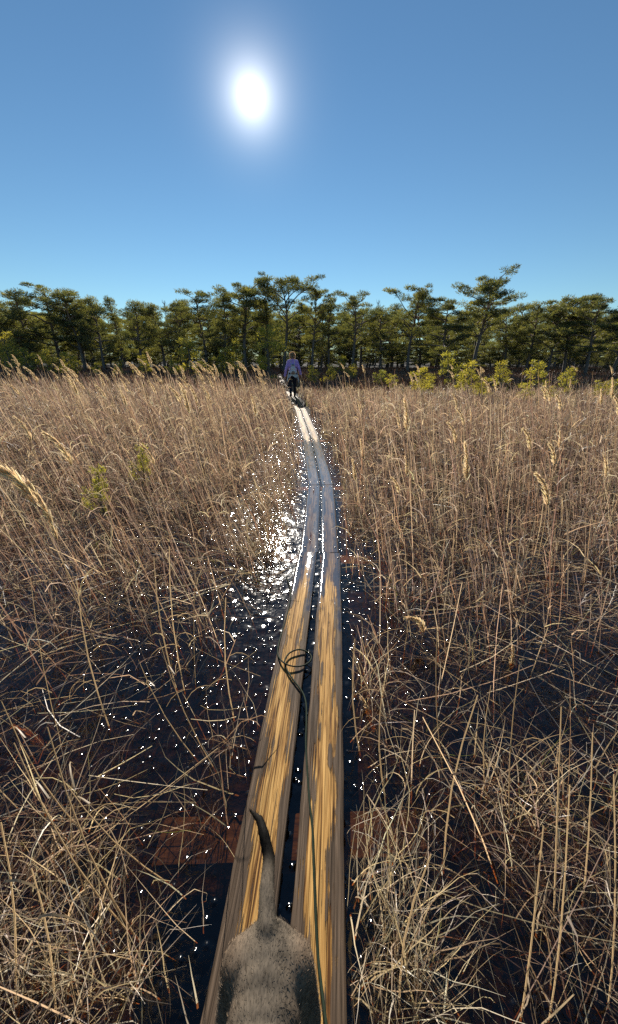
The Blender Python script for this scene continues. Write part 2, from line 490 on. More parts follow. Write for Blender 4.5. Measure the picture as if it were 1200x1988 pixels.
# open-water pockets as photo ellipses at ground level: (px, py, rx, ry, remaining density)
POCKETS = [(300, 1450, 120, 170, .10), (430, 1420, 90, 150, .30), (505, 1240, 65, 110, .12), (365, 1830, 95, 190, .10),
           (430, 1690, 60, 130, .2), (150, 1590, 70, 60, .5), (705, 1180, 42, 140, .15), (745, 1480, 80, 110, .40),
           (800, 1620, 90, 70, .18), (880, 1830, 95, 170, .10), (1000, 1380, 140, 75, .3), (210, 1330, 60, 60, .4), (575, 1700, 110, 400, .05),
           (1130, 1570, 60, 70, .5)]
def pocket(x, y):
    """1 = vegetated, near 0 = open water"""
    u, v = proj(x, y)
    d = np.ones_like(x)
    for (cx, cy, rx, ry, k) in POCKETS:
        q = np.sqrt(((u - cx) / rx) ** 2 + ((v - cy) / ry) ** 2)
        d = np.minimum(d, k + (1 - k) * sstep(0.75, 1.1, q))
    d = np.where(y > 0.1, d, 0.4)
    px_ = np.abs(x - path_x(y))
    wid = np.where(y > 2.6, 0.27, 0.36) + 0.06 * np.sin(y * 5)
    clear = sstep(0.19, wid, px_)
    return d * clear

def ground_z(x, y):
    x = np.asarray(x, float); y = np.asarray(y, float)
    px_ = np.abs(x - path_x(y))
    veg = pocket(x, y)
    land = sstep(1.2, 4.5, y) * (0.45 + 0.55 * sstep(0.4, 1.3, px_)) * veg
    land = np.maximum(land, sstep(7.5, 11, y))
    z = -0.16 + 0.19 * land + 0.035 * fbm(x, y, 3.1, 0.4) + far_rise(y) + 0.05 * fbm(x, y, 0.5, 2.0) * sstep(8, 20, y)
    corr = sstep(0.5, 0.2, px_) * sstep(6.0, 9.0, y)
    z = z - 0.05 * corr
    return z

def make_ground():
    n = 300
    u = np.linspace(-1, 1, n)
    xs = np.sinh(u * 7.2) / np.sinh(7.2) * 900
    v = np.linspace(0, 1, n + 60)
    ys = -6 + np.sinh(v * 6.6) / np.sinh(6.6) * 1500
    ysn = np.linspace(-2, 12, 160)
    ys = np.unique(np.concatenate([ys[ys < -2], ysn, ys[ys > 12], np.linspace(12, 45, 80)]))
    xs = np.unique(np.concatenate([xs[np.abs(xs) > 4], np.linspace(-4, 4, 130)]))
    X, Y = np.meshgrid(xs, ys)
    Z = ground_z(X.ravel(), Y.ravel())
    V = np.stack([X.ravel(), Y.ravel(), Z], 1)
    nx, ny = len(xs), len(ys)
    i = (np.arange(ny - 1)[:, None] * nx + np.arange(nx - 1)[None]).ravel()
    F = np.stack([i, i + 1, i + nx + 1, i + nx], 1)
    mb = MB(); mb.add(V, F)
    o = link('ground', mb.mesh('ground', ground_mat()))
    tag(o, kind='structure', label='dark peat ground of the mire running back under the pines')
make_ground()

def make_water():
    xs = np.linspace(-9, 9, 3); ys = np.linspace(-3, 11.5, 3)
    X, Y = np.meshgrid(xs, ys)
    V = np.stack([X.ravel(), Y.ravel(), np.zeros(9)], 1)
    i = np.array([0, 1, 3, 4]); F = np.stack([i, i + 1, i + 4, i + 3], 1)
    mb = MB(); mb.add(V, F)
    o = link('bog_water', mb.mesh('bog_water', water_mat()))
    tag(o, kind='structure', label='dark still bog water standing between the tussocks')
make_water()

# ------------------------------------------------------------------ boardwalk
BW = empty('boardwalk')
tag(BW, 'narrow boardwalk of two parallel weathered planks leading over the wet mire', 'boardwalk', kind='structure')
TH = 0.045
def top_z(y):
    """height of the plank tops along the path: they dip to the water in the middle"""
    y = np.asarray(y, float)
    return 0.036 - 0.030 * sstep(1.7, 3.0, y) + 0.025 * sstep(6.5, 10, y) + far_rise(y)
NAILS = []
def plank(p0, p1, off, width, wet_fn, jz=0.0, nails=True):
    (x0, y0), (x1, y1) = p0, p1
    L = math.hypot(x1 - x0, y1 - y0)
    a = math.atan2(-(x1 - x0), y1 - y0)
    nx_, ny_ = 9, max(8, int(L / 0.05))
    ny_ = min(ny_, 90)
    sd = random.uniform(0, 50)
    u = np.concatenate([[-1, -1], np.linspace(-0.965, 0.965, nx_), [1, 1]])
    v = np.linspace(0, 1, ny_)
    rows = []
    wet = []
    c, s = math.cos(a), math.sin(a)
    ox = off
    for vv in v:
        y = vv * L
        wob_l = 0.004 * mnoise.noise((sd, y * 3, 0)) + 0.002 * mnoise.noise((sd, y * 14, 3))
        wob_r = 0.004 * mnoise.noise((sd + 9, y * 3, 0)) + 0.002 * mnoise.noise((sd + 9, y * 14, 3))
        wy = y0 + (c * y + s * 0)
        zt = float(top_z(wy)) + jz
        for k, uu in enumerate(u):
            hw = width / 2
            x = uu * hw + (wob_l if uu < 0 else wob_r) * abs(uu)
            if k in (0, len(u) - 1): z = zt - TH
            elif k in (1, len(u) - 2): z = zt - 0.006
            else:
                z = zt + 0.0025 * mnoise.noise((sd + 3, x * 30, y * 2.2)) - 0.004 * (1 - abs(uu))
            rows.append((x, y, z))
            wet.append(wet_fn(wy))
    nu = len(u)
    idx = (np.arange(ny_ - 1)[:, None] * nu + np.arange(nu - 1)[None]).ravel()
    F = np.stack([idx, idx + 1, idx + nu + 1, idx + nu], 1)
    mb = MB()
    w = np.array(wet)
    mb.add(np.array(rows), F, np.stack([w, w, w], 1))
    ra = np.array(rows)
    mb.add(ra[:nu], np.array([np.arange(nu)[::-1]]), (w[0],) * 3)
    mb.add(ra[-nu:], np.array([np.arange(nu)]), (w[-1],) * 3)
    bot = np.stack([np.arange(ny_ - 1) * nu + nu - 1, np.arange(ny_ - 1) * nu, (np.arange(ny_ - 1) + 1) * nu, (np.arange(ny_ - 1) + 1) * nu + nu - 1], 1)
    mb.add(np.zeros((0, 3)), bot - mb.n)
    me = mb.mesh('plank', M_PLANK)
    o = link('plank', me, BW)
    o.location = (x0 + c * ox, y0 + s * ox, 0)
    o.rotation_euler = (0, 0, a)
    if nails:
        for yy in (0.09, L - 0.09):
            for xx in (-0.045, 0.05):
                wy = y0 + c * yy
                nb = bmesh.new()
                bmesh.ops.create_uvsphere(nb, u_segments=8, v_segments=5, radius=0.0065)
                for vv in nb.verts: vv.co.z = vv.co.z * 0.5
                nm = bpy.data.meshes.new('nail'); nb.to_mesh(nm); nb.free()
                no = link('nail', nm, o, M_NAIL)
                no.location = (xx + random.uniform(-.01, .01), yy, float(top_z(wy)) + jz + 0.002)
    return o

def wet_fn(y):
    return float(0.95 * sstep(1.5, 3.1, np.array(y)) * (1 - sstep(6.6, 8.6, np.array(y))) + 0.05)
SECT = [((-0.225, -1.6), (0.087, 2.848)), ((0.089, 2.852), (0.155, 4.7)), ((0.155, 4.704), (0.05, 7.6)), ((0.05, 7.604), (-0.24, 12.0)),
        ((-0.245, 12.02), (-0.66, 16.4)), ((-0.665, 16.42), (-1.20, 21.2)), ((-1.205, 21.22), (-1.75, 26.0)), ((-1.755, 26.02), (-2.3, 31.0))]
for i, (a, b) in enumerate(SECT):
    for side in (-1, 1):
        w = 0.152 + random.uniform(-.004, .006)
        gap = 0.042 if i == 0 else 0.022
        plank(a, b, side * (w + gap) / 2, w, wet_fn, jz=random.uniform(-.002, .003))
# sleepers under the planks
for (y, L, dy, zt, rz) in ((0.82, 0.92, 0.15, -0.03, 0.03), (2.84, 0.9, 0.15, -0.05, -0.05), (4.7, 0.9, 0.15, -0.045, 0.04), (7.6, 0.9, 0.15, -0.01, 0.0),
                           (-1.0, 0.95, 0.16, -0.05, 0)):
    bm = bmesh.new(); bmesh.ops.create_cube(bm, size=1)
    for v in bm.verts: v.co = Vector((v.co.x * L, v.co.y * dy, v.co.z * 0.07))
    bmesh.ops.bevel(bm, geom=bm.edges[:], offset=0.006, segments=2, affect='EDGES')
    me = bpy.data.meshes.new('sleeper'); bm.to_mesh(me); bm.free()
    o = link('sleeper', me, BW, M_SLEEPER)
    o.location = (float(path_x(y)) + 0.0, y, zt - 0.035 + (float(far_rise(np.array(y))) if y > 9 else 0)); o.rotation_euler = (0, 0, rz)

# ------------------------------------------------------------------ marsh vegetation (uncountable)
STRAW = np.array([[0.60, 0.48, 0.32], [0.46, 0.36, 0.23], [0.38, 0.29, 0.22], [0.24, 0.155, 0.105], [0.60, 0.52, 0.41], [0.15, 0.095, 0.07], [0.10, 0.062, 0.05]])
def pick(N, pal, jit=0.15, p=None):
    c = pal[rng.choice(len(pal), N, p=p)]
    return np.clip(c * (1 + rng.normal(0, jit, (N, 1))) * (1 + rng.normal(0, 0.04, (N, 3))), 0.01, 0.8)

def scatter(y0, y1, per_m2, dens, spread=0.98, margin=1.1):
    """random ground points with density per m2 times dens(x, y)"""
    xm = spread * y1 + margin
    area = 2 * xm * (y1 - y0)
    N = int(area * per_m2)
    x = rng.uniform(-xm, xm, N); y = rng.uniform(y0, y1, N)
    k = (np.abs(x) < spread * np.maximum(y, 0) + margin)
    x, y = x[k], y[k]
    k = rng.random(len(x)) < dens(x, y)
    return x[k], y[k]

WIND = -0.13
def arch(x, y, z, L, az, lean0, droop, K=5):
    """blades that rise and then bend over along azimuth az"""
    N = len(x)
    P = np.zeros((N, K, 3)); P[:, 0] = np.stack([x, y, z], 1)
    th = lean0.copy()
    seg = L / (K - 1)
    for k in range(1, K):
        P[:, k, 0] = P[:, k - 1, 0] + seg * np.sin(th) * np.cos(az)
        P[:, k, 1] = P[:, k - 1, 1] + seg * np.sin(th) * np.sin(az)
        P[:, k, 2] = P[:, k - 1, 2] + seg * np.cos(th)
        th = th + droop / (K - 1)
        az = az + rng.normal(0, 0.22, N)
        fold = rng.random(N) < 0.04
        th = th + fold * rng.uniform(0.5, 1.6, N)
    P[:, :, 2] = np.maximum(P[:, :, 2], np.minimum(P[:, :1, 2], 0.0) + 0.004)
    return P

def keep_off_path(P, lim=0.17, zmin=0.0):
    """drop blades whose middle or tip lie over the planks"""
    ok = np.ones(len(P), bool)
    for k in range(1, P.shape[1]):
        ok &= np.abs(P[:, k, 0] - path_x(P[:, k, 1])) > lim
    return ok

def reed_density(x, y):
    u, v = proj(x, y)
    d = pocket(x, y)
    n = 0.5 + 0.5 * fbm(x, y, 2.3, 5.1)
    left = np.where(v < 1290, 1.0, np.where(v < 1500, 0.30, 0.12)) * (0.3 + 0.95 * n)
    right = np.where(v < 1270, 1.0, np.where(v < 1500, 0.25, 0.15)) * (0.6 + 0.5 * n)
    base = np.where(x < 0, left, right) * np.where(x < -0.05 * y, 1 - sstep(21, 24, y), 1 - sstep(14.5, 18.5, y + 0.8 * np.sin(x)))
    return np.clip(d * base, 0, 1)

def reeds():
    mb = MB()
    pal = np.array([[0.58, 0.44, 0.31], [0.37, 0.285, 0.225], [0.27, 0.205, 0.175], [0.36, 0.225, 0.15], [0.17, 0.12, 0.10], [0.11, 0.075, 0.065], [0.22, 0.14, 0.105]])
    for (y0, y1, n, wmin, tube) in ((0.3, 2.0, 170, 0.0036, 4), (2.0, 4.5, 235, 0.0044, 3), (4.5, 9, 135, 0.006, 0), (9, 16, 56, 0.010, 0), (16, 24, 30, 0.017, 0)):
        x, y = scatter(y0, y1, n, reed_density)
        N = len(x)
        z = np.maximum(ground_z(x, y), -0.12)
        hf = 0.72 + 0.28 * sstep(2, 8, y)
        L = rng.gamma(6, 0.105, N) * hf
        L = np.clip(L, 0.25, 1.35) * (1 - np.where(x < -0.05 * y, 0.25, 0.55) * sstep(6, 17, y))
        lean = rng.normal(0, 0.11, (N, 2))
        lean[:, 0] += WIND * np.where(x < 0, 1.5, 1.0)
        bent = rng.random(N) < 0.20
        lean[bent] += rng.normal(0, 0.45, (bent.sum(), 2))
        K = 4
        t = np.linspace(0, 1, K)
        P = np.stack([x, y, z], 1)[:, None, :] + np.zeros((N, K, 3))
        crv = rng.normal(0, 0.05, (N, 2)) + np.array([[-0.05, 0]])
        for j in range(2):
            P[:, :, j] += (lean[:, j:j + 1] * t + crv[:, j:j + 1] * t ** 2) * L[:, None]
        P[:, :, 2] += L[:, None] * t * np.sqrt(np.clip(1 - (lean ** 2).sum(1), 0.2, 1))[:, None]
        ok = keep_off_path(P, 0.2)
        P, N = P[ok], ok.sum()
        L = L[ok]
        col = pick(N, pal, 0.18)
        w = wmin * rng.uniform(0.7, 1.35, N)
        if tube: ribbons(mb, P, w * 1.15, col, yaw=rng.normal(np.pi / 2, 0.7, N), taper=0.45)
        else: ribbons(mb, P, w, col, taper=0.4)
        # shrivelled leaves hanging off the stems
        if y1 < 17:
          for rep in range(2):
            m = rng.random(N) < (0.6 if y1 < 5 else 0.55)
            q = rng.uniform(0.25, 0.95, m.sum())
            base = P[m, 0] + (P[m, -1] - P[m, 0]) * q[:, None]
            Pl = arch(base[:, 0], base[:, 1], base[:, 2], rng.uniform(0.08, 0.26, m.sum()), rng.uniform(0, 6.28, m.sum()), rng.uniform(0.3, 1.0, m.sum()), rng.uniform(0.5, 2.2, m.sum()), 4)
            ribbons(mb, Pl, rng.uniform(0.004, 0.008, m.sum()) * (1 if y1 < 5 else 1.7), pick(m.sum(), STRAW, 0.15), taper=0.1)
    o = link('reed_bed', mb.mesh('reed_bed', M_REED))
    tag(o, 'dense bed of dry brown reed stems filling the mire', 'reeds', kind='stuff')
reeds()

def grass_density(x, y):
    d = pocket(x, y)
    n = 0.5 + 0.5 * fbm(x, y, 3.3, 1.1)
    return np.clip(d * (0.25 + 0.9 * n), 0, 1)

def sedge():
    """arching dry sedge in tussocks, plus loose tangle"""
    mb = MB()
    green = np.array([[0.20, 0.22, 0.06], [0.26, 0.25, 0.08]])
    for (y0, y1, ntus, nb, w0, Lr) in ((-0.3, 2.2, 17, 17, 0.0025, (0.08, 0.34)), (2.2, 5, 22, 18, 0.0034, (0.10, 0.34)), (5, 10, 15, 15, 0.007, (0.15, 0.4)),
                                       (10, 18, 8, 13, 0.013, (0.2, 0.5)), (18, 30, 3.0, 11, 0.024, (0.25, 0.5))):
        cx, cy = scatter(y0, y1, ntus, grass_density)
        n = rng.poisson(nb, len(cx)); n = np.clip(n, 4, 60)
        x = np.repeat(cx, n); y = np.repeat(cy, n); N = len(x)
        r = rng.normal(0, 0.05, (N, 2)); x = x + r[:, 0]; y = y + r[:, 1]
        z = np.maximum(ground_z(x, y), -0.03)
        az = np.arctan2(r[:, 1], r[:, 0]) + rng.normal(0, 0.8, N)
        P = arch(x, y, z, rng.uniform(*Lr, N), az, np.abs(rng.normal(0.40, 0.32, N)), rng.random(N) ** 1.8 * 2.4, 6 if y1 < 6 else 5)
        ok = keep_off_path(P, 0.185) | (rng.random(N) < (0.05 if y0 < 2 else 0.02))
        P = P[ok]; N = len(P)
        tuscol = pick(len(cx), STRAW, 0.15)
        col = np.repeat(tuscol, n, axis=0)[ok] * (1 + rng.normal(0, 0.2, (N, 1)))
        gm = rng.random(N) < 0.05
        col[gm] = pick(gm.sum(), green, 0.2)
        ribbons(mb, P, w0 * rng.uniform(0.6, 1.4, N), np.clip(col, 0.02, 0.75), taper=0.1)
    # bright clump of bleached grass beside the right-hand plank, and the tangle in the two bottom corners
    for (px, py, sx, sy, n, Lr, pal) in ((735, 1800, 0.07, 0.11, 400, (0.18, 0.42), STRAW[[0, 1, 4]]), (760, 1920, 0.07, 0.05, 240, (0.2, 0.42), STRAW[[0, 1, 4]]),
                                         (90, 1860, 0.20, 0.09, 420, (0.16, 0.42), STRAW[[0, 4, 2, 1]]), (200, 1960, 0.12, 0.06, 220, (0.15, 0.4), STRAW[[0, 1, 4]]),
                                         (1100, 1800, 0.17, 0.16, 300, (0.14, 0.4), STRAW), (1000, 1540, 0.22, 0.1, 260, (0.14, 0.38), STRAW[[0, 1, 4]]),
                                         (40, 1700, 0.10, 0.12, 260, (0.25, 0.5), STRAW), (470, 1500, 0.07, 0.16, 150, (0.2, 0.45), STRAW), (720, 1360, 0.06, 0.2, 160, (0.18, 0.4), STRAW),
      (515, 1000, 0.10, 0.3, 420, (0.2, 0.5), STRAW), (535, 945, 0.10, 0.5, 420, (0.2, 0.5), STRAW), (500, 1075, 0.08, 0.12, 260, (0.2, 0.42), STRAW), (690, 1000, 0.08, 0.4, 300, (0.2, 0.45), STRAW)):
        c = G(px, py)
        if py > 1480: n = int(n * 0.6)
        x = c.x + rng.normal(0, sx, n); y = c.y + rng.normal(0, sy, n)
        P = arch(x, y, np.full(n, -0.02), rng.uniform(*Lr, n), rng.uniform(0, 6.28, n), np.abs(rng.normal(0.42, 0.3, n)), rng.random(n) ** 1.5 * 2.4, 7)
        ok = keep_off_path(P, 0.18); P = P[ok]
        ribbons(mb, P, rng.uniform(0.0022, 0.005, len(P)), pick(len(P), pal, 0.2), taper=0.1)
    o = link('sedge_tangle', mb.mesh('sedge_tangle', M_GRASS))
    tag(o, 'tangle of dry arching sedge and grass round the reeds', 'grass', kind='stuff')
sedge()

def litter():
    """fallen stems, broken straws and dark twiggy bog shrubs low over the water"""
    mb = MB(); mt = MB()
    for (y0, y1, n, w0) in ((-0.3, 2.2, 230, 0.003), (2.2, 5, 190, 0.004), (5, 10, 70, 0.007), (10, 16, 25, 0.012)):
        x, y = scatter(y0, y1, n, lambda a, b: np.clip(grass_density(a, b) * 0.8 + 0.12, 0, 1) * sstep(0.17, 0.3, np.abs(a - path_x(b))))
        N = len(x); L = rng.uniform(0.12, 0.6, N); az = rng.uniform(0, 6.28, N)
        tilt = np.abs(rng.normal(0, 0.22, N))
        z = np.maximum(ground_z(x, y), 0.0) + rng.uniform(0.005, 0.10, N)
        K = 4; t = np.linspace(0, 1, K)
        bend = rng.normal(0, 0.08, N)
        P = np.zeros((N, K, 3))
        P[:, :, 0] = x[:, None] + np.cos(az)[:, None] * t * L[:, None] - np.sin(az)[:, None] * (t ** 2 * bend[:, None])
        P[:, :, 1] = y[:, None] + np.sin(az)[:, None] * t * L[:, None] + np.cos(az)[:, None] * (t ** 2 * bend[:, None])
        P[:, :, 2] = z[:, None] + np.sin(tilt)[:, None] * t * L[:, None]
        ok = keep_off_path(P, 0.18); P = P[ok]; N = len(P)
        if N: ribbons(mb, P, w0 * rng.uniform(0.5, 1.4, N), pick(N, STRAW, 0.2), taper=0.5)
    # twiggy shrubs: short zig-zag shoots, dark red-brown
    pal = np.array([[0.10, 0.055, 0.04], [0.14, 0.08, 0.055], [0.18, 0.11, 0.08]])
    for (y0, y1, n, w0) in ((-0.2, 2.5, 60, 0.0022), (2.5, 6, 46, 0.0032), (6, 12, 26, 0.006), (12, 20, 8, 0.011)):
        cx, cy = scatter(y0, y1, n, lambda a, b: np.clip(pocket(a, b) * 0.7 + 0.1, 0, 1) * sstep(0.2, 0.33, np.abs(a - path_x(b))))
        m = rng.integers(5, 12, len(cx)); x = np.repeat(cx, m); y = np.repeat(cy, m); N = len(x)
        x = x + rng.normal(0, 0.03, N); y = y + rng.normal(0, 0.03, N)
        K = 6; P = np.zeros((N, K, 3)); P[:, 0] = np.stack([x, y, np.maximum(ground_z(x, y), -0.03)], 1)
        d = unit(np.stack([rng.normal(0, 0.6, N), rng.normal(0, 0.6, N), np.full(N, 1.0)], 1))
        L = rng.uniform(0.12, 0.34, N) * (1 if y1 < 3 else 1.5)
        for k in range(1, K):
            d = unit(d + rng.normal(0, 0.35, (N, 3)))
            d[:, 2] = np.abs(d[:, 2])
            P[:, k] = P[:, k - 1] + d * (L / K)[:, None]
        ok = keep_off_path(P, 0.18); P = P[ok]; N = len(P)
        ribbons(mt, P, w0 * rng.uniform(0.7, 1.3, N), pick(N, pal, 0.2), taper=0.4)
    o = link('fallen_straw', mb.mesh('fallen_straw', M_GRASS))
    tag(o, 'fallen and broken straw lying low over the dark water', 'straw', kind='stuff')
    o = link('bog_shrubs', mt.mesh('bog_shrubs', M_TWIG))
    tag(o, 'low dark red-brown twiggy bog shrubs between the reeds', 'shrubs', kind='stuff')
litter()

def heather():
    """rusty brown heather along the wood's edge"""
    mb = MB()
    pal = np.array([[0.10, 0.045, 0.03], [0.14, 0.065, 0.04], [0.12, 0.08, 0.045], [0.16, 0.11, 0.07]])
    x, y = scatter(19, 42, 26, lambda a, b: sstep(18, 25, b + 0.06 * a) * (0.4 + 0.6 * (0.5 + 0.5 * fbm(a, b, 1.2, 3.3))), 0.95, 2)
    m = 9
    x = np.repeat(x, m) + rng.normal(0, 0.12, len(x) * m); y = np.repeat(y, m) + rng.normal(0, 0.12, len(y) * m); N = len(x)
    P = arch(x, y, ground_z(x, y), rng.uniform(0.2, 0.55, N), rng.uniform(0, 6.28, N), np.abs(rng.normal(0.4, 0.3, N)), rng.uniform(0, 1, N), 3)
    ok = np.abs(P[:, 0, 0] - path_x(P[:, 0, 1])) > 0.3
    ribbons(mb, P[ok], 0.04 * rng.uniform(0.6, 1.5, ok.sum()), pick(ok.sum(), pal, 0.2), taper=0.3)
    o = link('heather', mb.mesh('heather', M_TWIG))
    tag(o, 'rusty brown heather along the edge of the pine wood', 'heather', kind='stuff')
heather()

# ------------------------------------------------------------------ trees
def needle_clump(mb, c, r, flat, n, pal, size=(0.10, 0.2), w=0.035):
    """needle sprays spread through a flattened tuft, pointing outwards and up"""
    d = unit(rng.normal(0, 1, (n, 3)))
    rad = rng.random(n) ** 0.45
    p = d * rad[:, None] * np.array([r, r, r * flat])
    out = unit(d * np.array([1, 1, 0.5]) + np.array([0, 0, 0.55]) + rng.normal(0, 0.35, (n, 3)))
    L = rng.uniform(*size, n)
    base = p + c
    P = np.stack([base, base + out * (L * 0.55)[:, None], base + out * L[:, None]], 1)
    cc = pick(n, pal, 0.2) * 0.5 + pal[rng.integers(len(pal))] * rng.uniform(0.35, 0.75)
    ribbons(mb, P, w * rng.uniform(0.7, 1.4, n), cc, taper=0.25)

PINE_PAL = np.array([[0.085, 0.095, 0.038], [0.13, 0.13, 0.045], [0.05, 0.062, 0.036], [0.18, 0.165, 0.05]])
YOUNG_PAL = np.array([[0.34, 0.30, 0.05], [0.42, 0.36, 0.055], [0.24, 0.23, 0.05], [0.46, 0.38, 0.06]])

def pine_meshes(H, style, seed):
    """one grown bog pine; style: 'round', 'flat', 'open', 'spire', 'plates'"""
    global rng
    keep = rng; rng = np.random.default_rng(seed); R = random.Random(seed)
    tb, cb = MB(), MB()
    lean = R.uniform(-0.11, 0.11)
    K = 10
    t = np.linspace(0, 1, K)
    wig = R.uniform(0.10, 0.30) * (1.8 if style in ('open', 'flat') else 1)
    ph = R.uniform(0, 6)
    tx = lean * H * t + wig * np.sin(t * 4.5 + ph) * t
    ty = wig * np.cos(t * 3.7 + ph) * t
    pts = np.stack([tx, ty, t * H * 0.96], 1)
    r0 = 0.021 * H + 0.02
    rr = r0 * (1 - 0.85 * t ** 1.1); rr[0] *= 1.35
    tube1(tb, pts, rr, sides=8)
    def trunk_at(q):
        return np.array([np.interp(q, t, pts[:, j]) for j in range(3)])
    cfg = {'round': (0.26, 22, 0.30, 0.55, 110), 'flat': (0.40, 20, 0.34, 0.40, 130), 'open': (0.40, 17, 0.31, 0.42, 110),
           'spire': (0.18, 34, 0.20, 0.55, 70), 'plates': (0.30, 20, 0.38, 0.32, 140)}[style]
    cb0, nb, spread, flat, nper = cfg
    for i in range(nb):
        f = (i + R.random()) / nb
        q = cb0 + (0.97 - cb0) * f
        prof = {'round': math.sin(math.pi * (0.25 + 0.65 * f)), 'flat': (0.6 + 0.5 * f) * (1 - 0.5 * f ** 4), 'open': 0.55 + 0.45 * math.sin(math.pi * f), 'spire': 1 - 0.85 * f, 'plates': 0.55 + 0.6 * math.sin(math.pi * (0.15 + 0.75 * f))}[style]
        L = max(0.45, spread * H * prof * R.choice((0.55, 0.8, 1.0, 1.2)))
        az = i * 2.4 + R.uniform(-0.7, 0.7)
        rise = {'round': 0.30, 'flat': 0.55, 'open': 0.65, 'spire': 0.12, 'plates': 0.22}[style] * R.uniform(0.2, 1.5)
        b = trunk_at(q)
        n = 6
        s = np.linspace(0, 1, n)
        kx = R.uniform(-0.35, 0.35); kz = R.uniform(-0.12, 0.14)
        hx = np.cos(az) * s - np.sin(az) * (kx * np.sin(s * 3.5))
        hy = np.sin(az) * s + np.cos(az) * (kx * np.sin(s * 3.5))
        hz = rise * s ** 0.8 + kz * np.sin(s * 5.5)
        lp = b + np.stack([hx, hy, hz], 1) * L
        lp[:, 2] = np.minimum(lp[:, 2], H * R.uniform(0.93, 1.03))
        tube1(tb, lp, np.linspace(0.011 * H * (1 - 0.6 * q) + 0.012, 0.009, n), sides=5, cap=False)
        m = max(2, int(L * 2.3 + 0.5))
        for j in range(m):
            g = 1 - (j / m) * (0.68 if style != 'open' else 0.5) * R.uniform(0.75, 1.1)
            c = np.array([np.interp(g, s, lp[:, k]) for k in range(3)])
            sd = R.choice((-1, 1)) * R.uniform(0.1, 0.55) * (1 if j else 0.3)
            off = np.array([-math.sin(az) * sd + R.gauss(0, .12), math.cos(az) * sd + R.gauss(0, .12), R.uniform(0.0, 0.28)])
            rad = R.uniform(0.26, 0.60)
            tube1(tb, np.stack([c, c + off * np.array([.55, .55, .3]), c + off]), [0.014, 0.010, 0.005], sides=4, cap=False)
            needle_clump(cb, c + off, rad, flat * R.uniform(0.7, 1.3), int(nper * (0.4 + 1.3 * rad) * R.uniform(0.8, 1.2)), PINE_PAL)
    for i in range(5):
        c = trunk_at(1.0) + np.array([R.gauss(0, .3), R.gauss(0, .3), R.uniform(-0.5, 0.1)])
        needle_clump(cb, c, R.uniform(0.3, 0.5), 0.6, nper, PINE_PAL)
    # dead stubs below the crown
    for i in range(R.randint(4, 9)):
        q = R.uniform(0.12, cb0); az = R.uniform(0, 6.28); L = R.uniform(0.3, 1.1); b = trunk_at(q)
        e = b + np.array([math.cos(az) * L, math.sin(az) * L, R.uniform(-0.2, 0.35) * L])
        tube1(tb, np.stack([b, (b + e) / 2 + np.array([0, 0, 0.06]), e]), [0.022, 0.014, 0.005], sides=4, cap=False)
    rng = keep
    return tb.mesh('trunk', M_BARK), cb.mesh('crown', M_NEEDLE)

def young_meshes(H, seed):
    """small bog pine, bushy to the ground with upswept shoots"""
    global rng
    keep = rng; rng = np.random.default_rng(seed); R = random.Random(seed)
    tb, cb = MB(), MB()
    lean = R.uniform(-0.12, 0.12)
    pal = YOUNG_PAL * np.array({21: (1, 1, 1), 22: (0.8, 0.86, 0.9), 23: (1, 1, 1), 24: (0.68, 0.78, 0.9)}.get(seed, (0.95, 0.98, 1)))
    pts = np.array([[0, 0, 0], [lean * .4 * H, 0.02, H * .5], [lean * H, -0.02, H * .97]])
    tube1(tb, pts, [0.045, 0.03, 0.01], sides=6)
    nb = int(8 + 5 * H)
    for i in range(nb):
        q = 0.12 + 0.88 * (i + R.random()) / nb
        L = (0.16 + 0.50 * (1 - q) ** 0.7) * (0.45 + 0.42 * H) * R.uniform(0.3, 1.35)
        az = i * 2.4 + R.uniform(-.6, .6)
        b = np.array([np.interp(q, [0, .5, 1], pts[:, k]) for k in range(3)])
        e = b + np.array([math.cos(az) * L, math.sin(az) * L, L * R.uniform(0.25, 0.9)])
        tube1(tb, np.stack([b, (b + e) / 2 - np.array([0, 0, 0.04 * L]), e]), [0.015, 0.01, 0.005], sides=4, cap=False)
        for j in range(max(2, int(L * 6))):
            g = 1 - 0.6 * R.random()
            c = b + (e - b) * g + np.array([R.gauss(0, .06), R.gauss(0, .06), R.uniform(0, .08)])
            needle_clump(cb, c, R.uniform(0.09, 0.17), 1.0, int(R.uniform(22, 40)), pal, (0.06, 0.13), 0.022)
    rng = keep
    return tb.mesh('trunk', M_BARK), cb.mesh('crown', M_YOUNG)

PROTO = {}
for k, (style, seed) in {'round_a': ('round', 1), 'round_b': ('round', 2), 'round_c': ('round', 8), 'flat_a': ('flat', 3), 'flat_b': ('flat', 4), 'open_a': ('open', 5), 'open_b': ('open', 9),
                         'spire_a': ('spire', 6), 'plates_a': ('plates', 7), 'plates_b': ('plates', 12)}.items():
    PROTO[k] = pine_meshes(7.0, style, seed)
YPROTO = [young_meshes(1.6, s) for s in (21, 22, 23, 24, 25, 26, 27)]

def put_tree(kind, x, y, H, rz, label, group=None, name='pine_tree', stretch=1.0, lean=0.0):
    tr, cr = PROTO[kind]
    z = float(ground_z(np.array([x]), np.array([y]))[0]) - 0.08
    o = empty(name, (x, y, z), rz)
    s = H / 7.0
    o.scale = (s * stretch, s * stretch, s)
    if lean: o.rotation_euler = (0, lean, rz)
    link('trunk', tr, o); link('crown', cr, o)
    tag(o, label, 'pine tree', group)
    return o

def tree_px(kind, px, topy, d, label, group='pines along the front of the wood', rz=None, stretch=1.0, lean=0.0):
    p = at_y(px, topy, d)
    z = float(ground_z(np.array([p.x]), np.array([d]))[0])
    return put_tree(kind, p.x, d, (p.z - z) / 0.98, random.uniform(0, 6.28) if rz is None else rz, label, group, stretch=stretch, lean=lean)

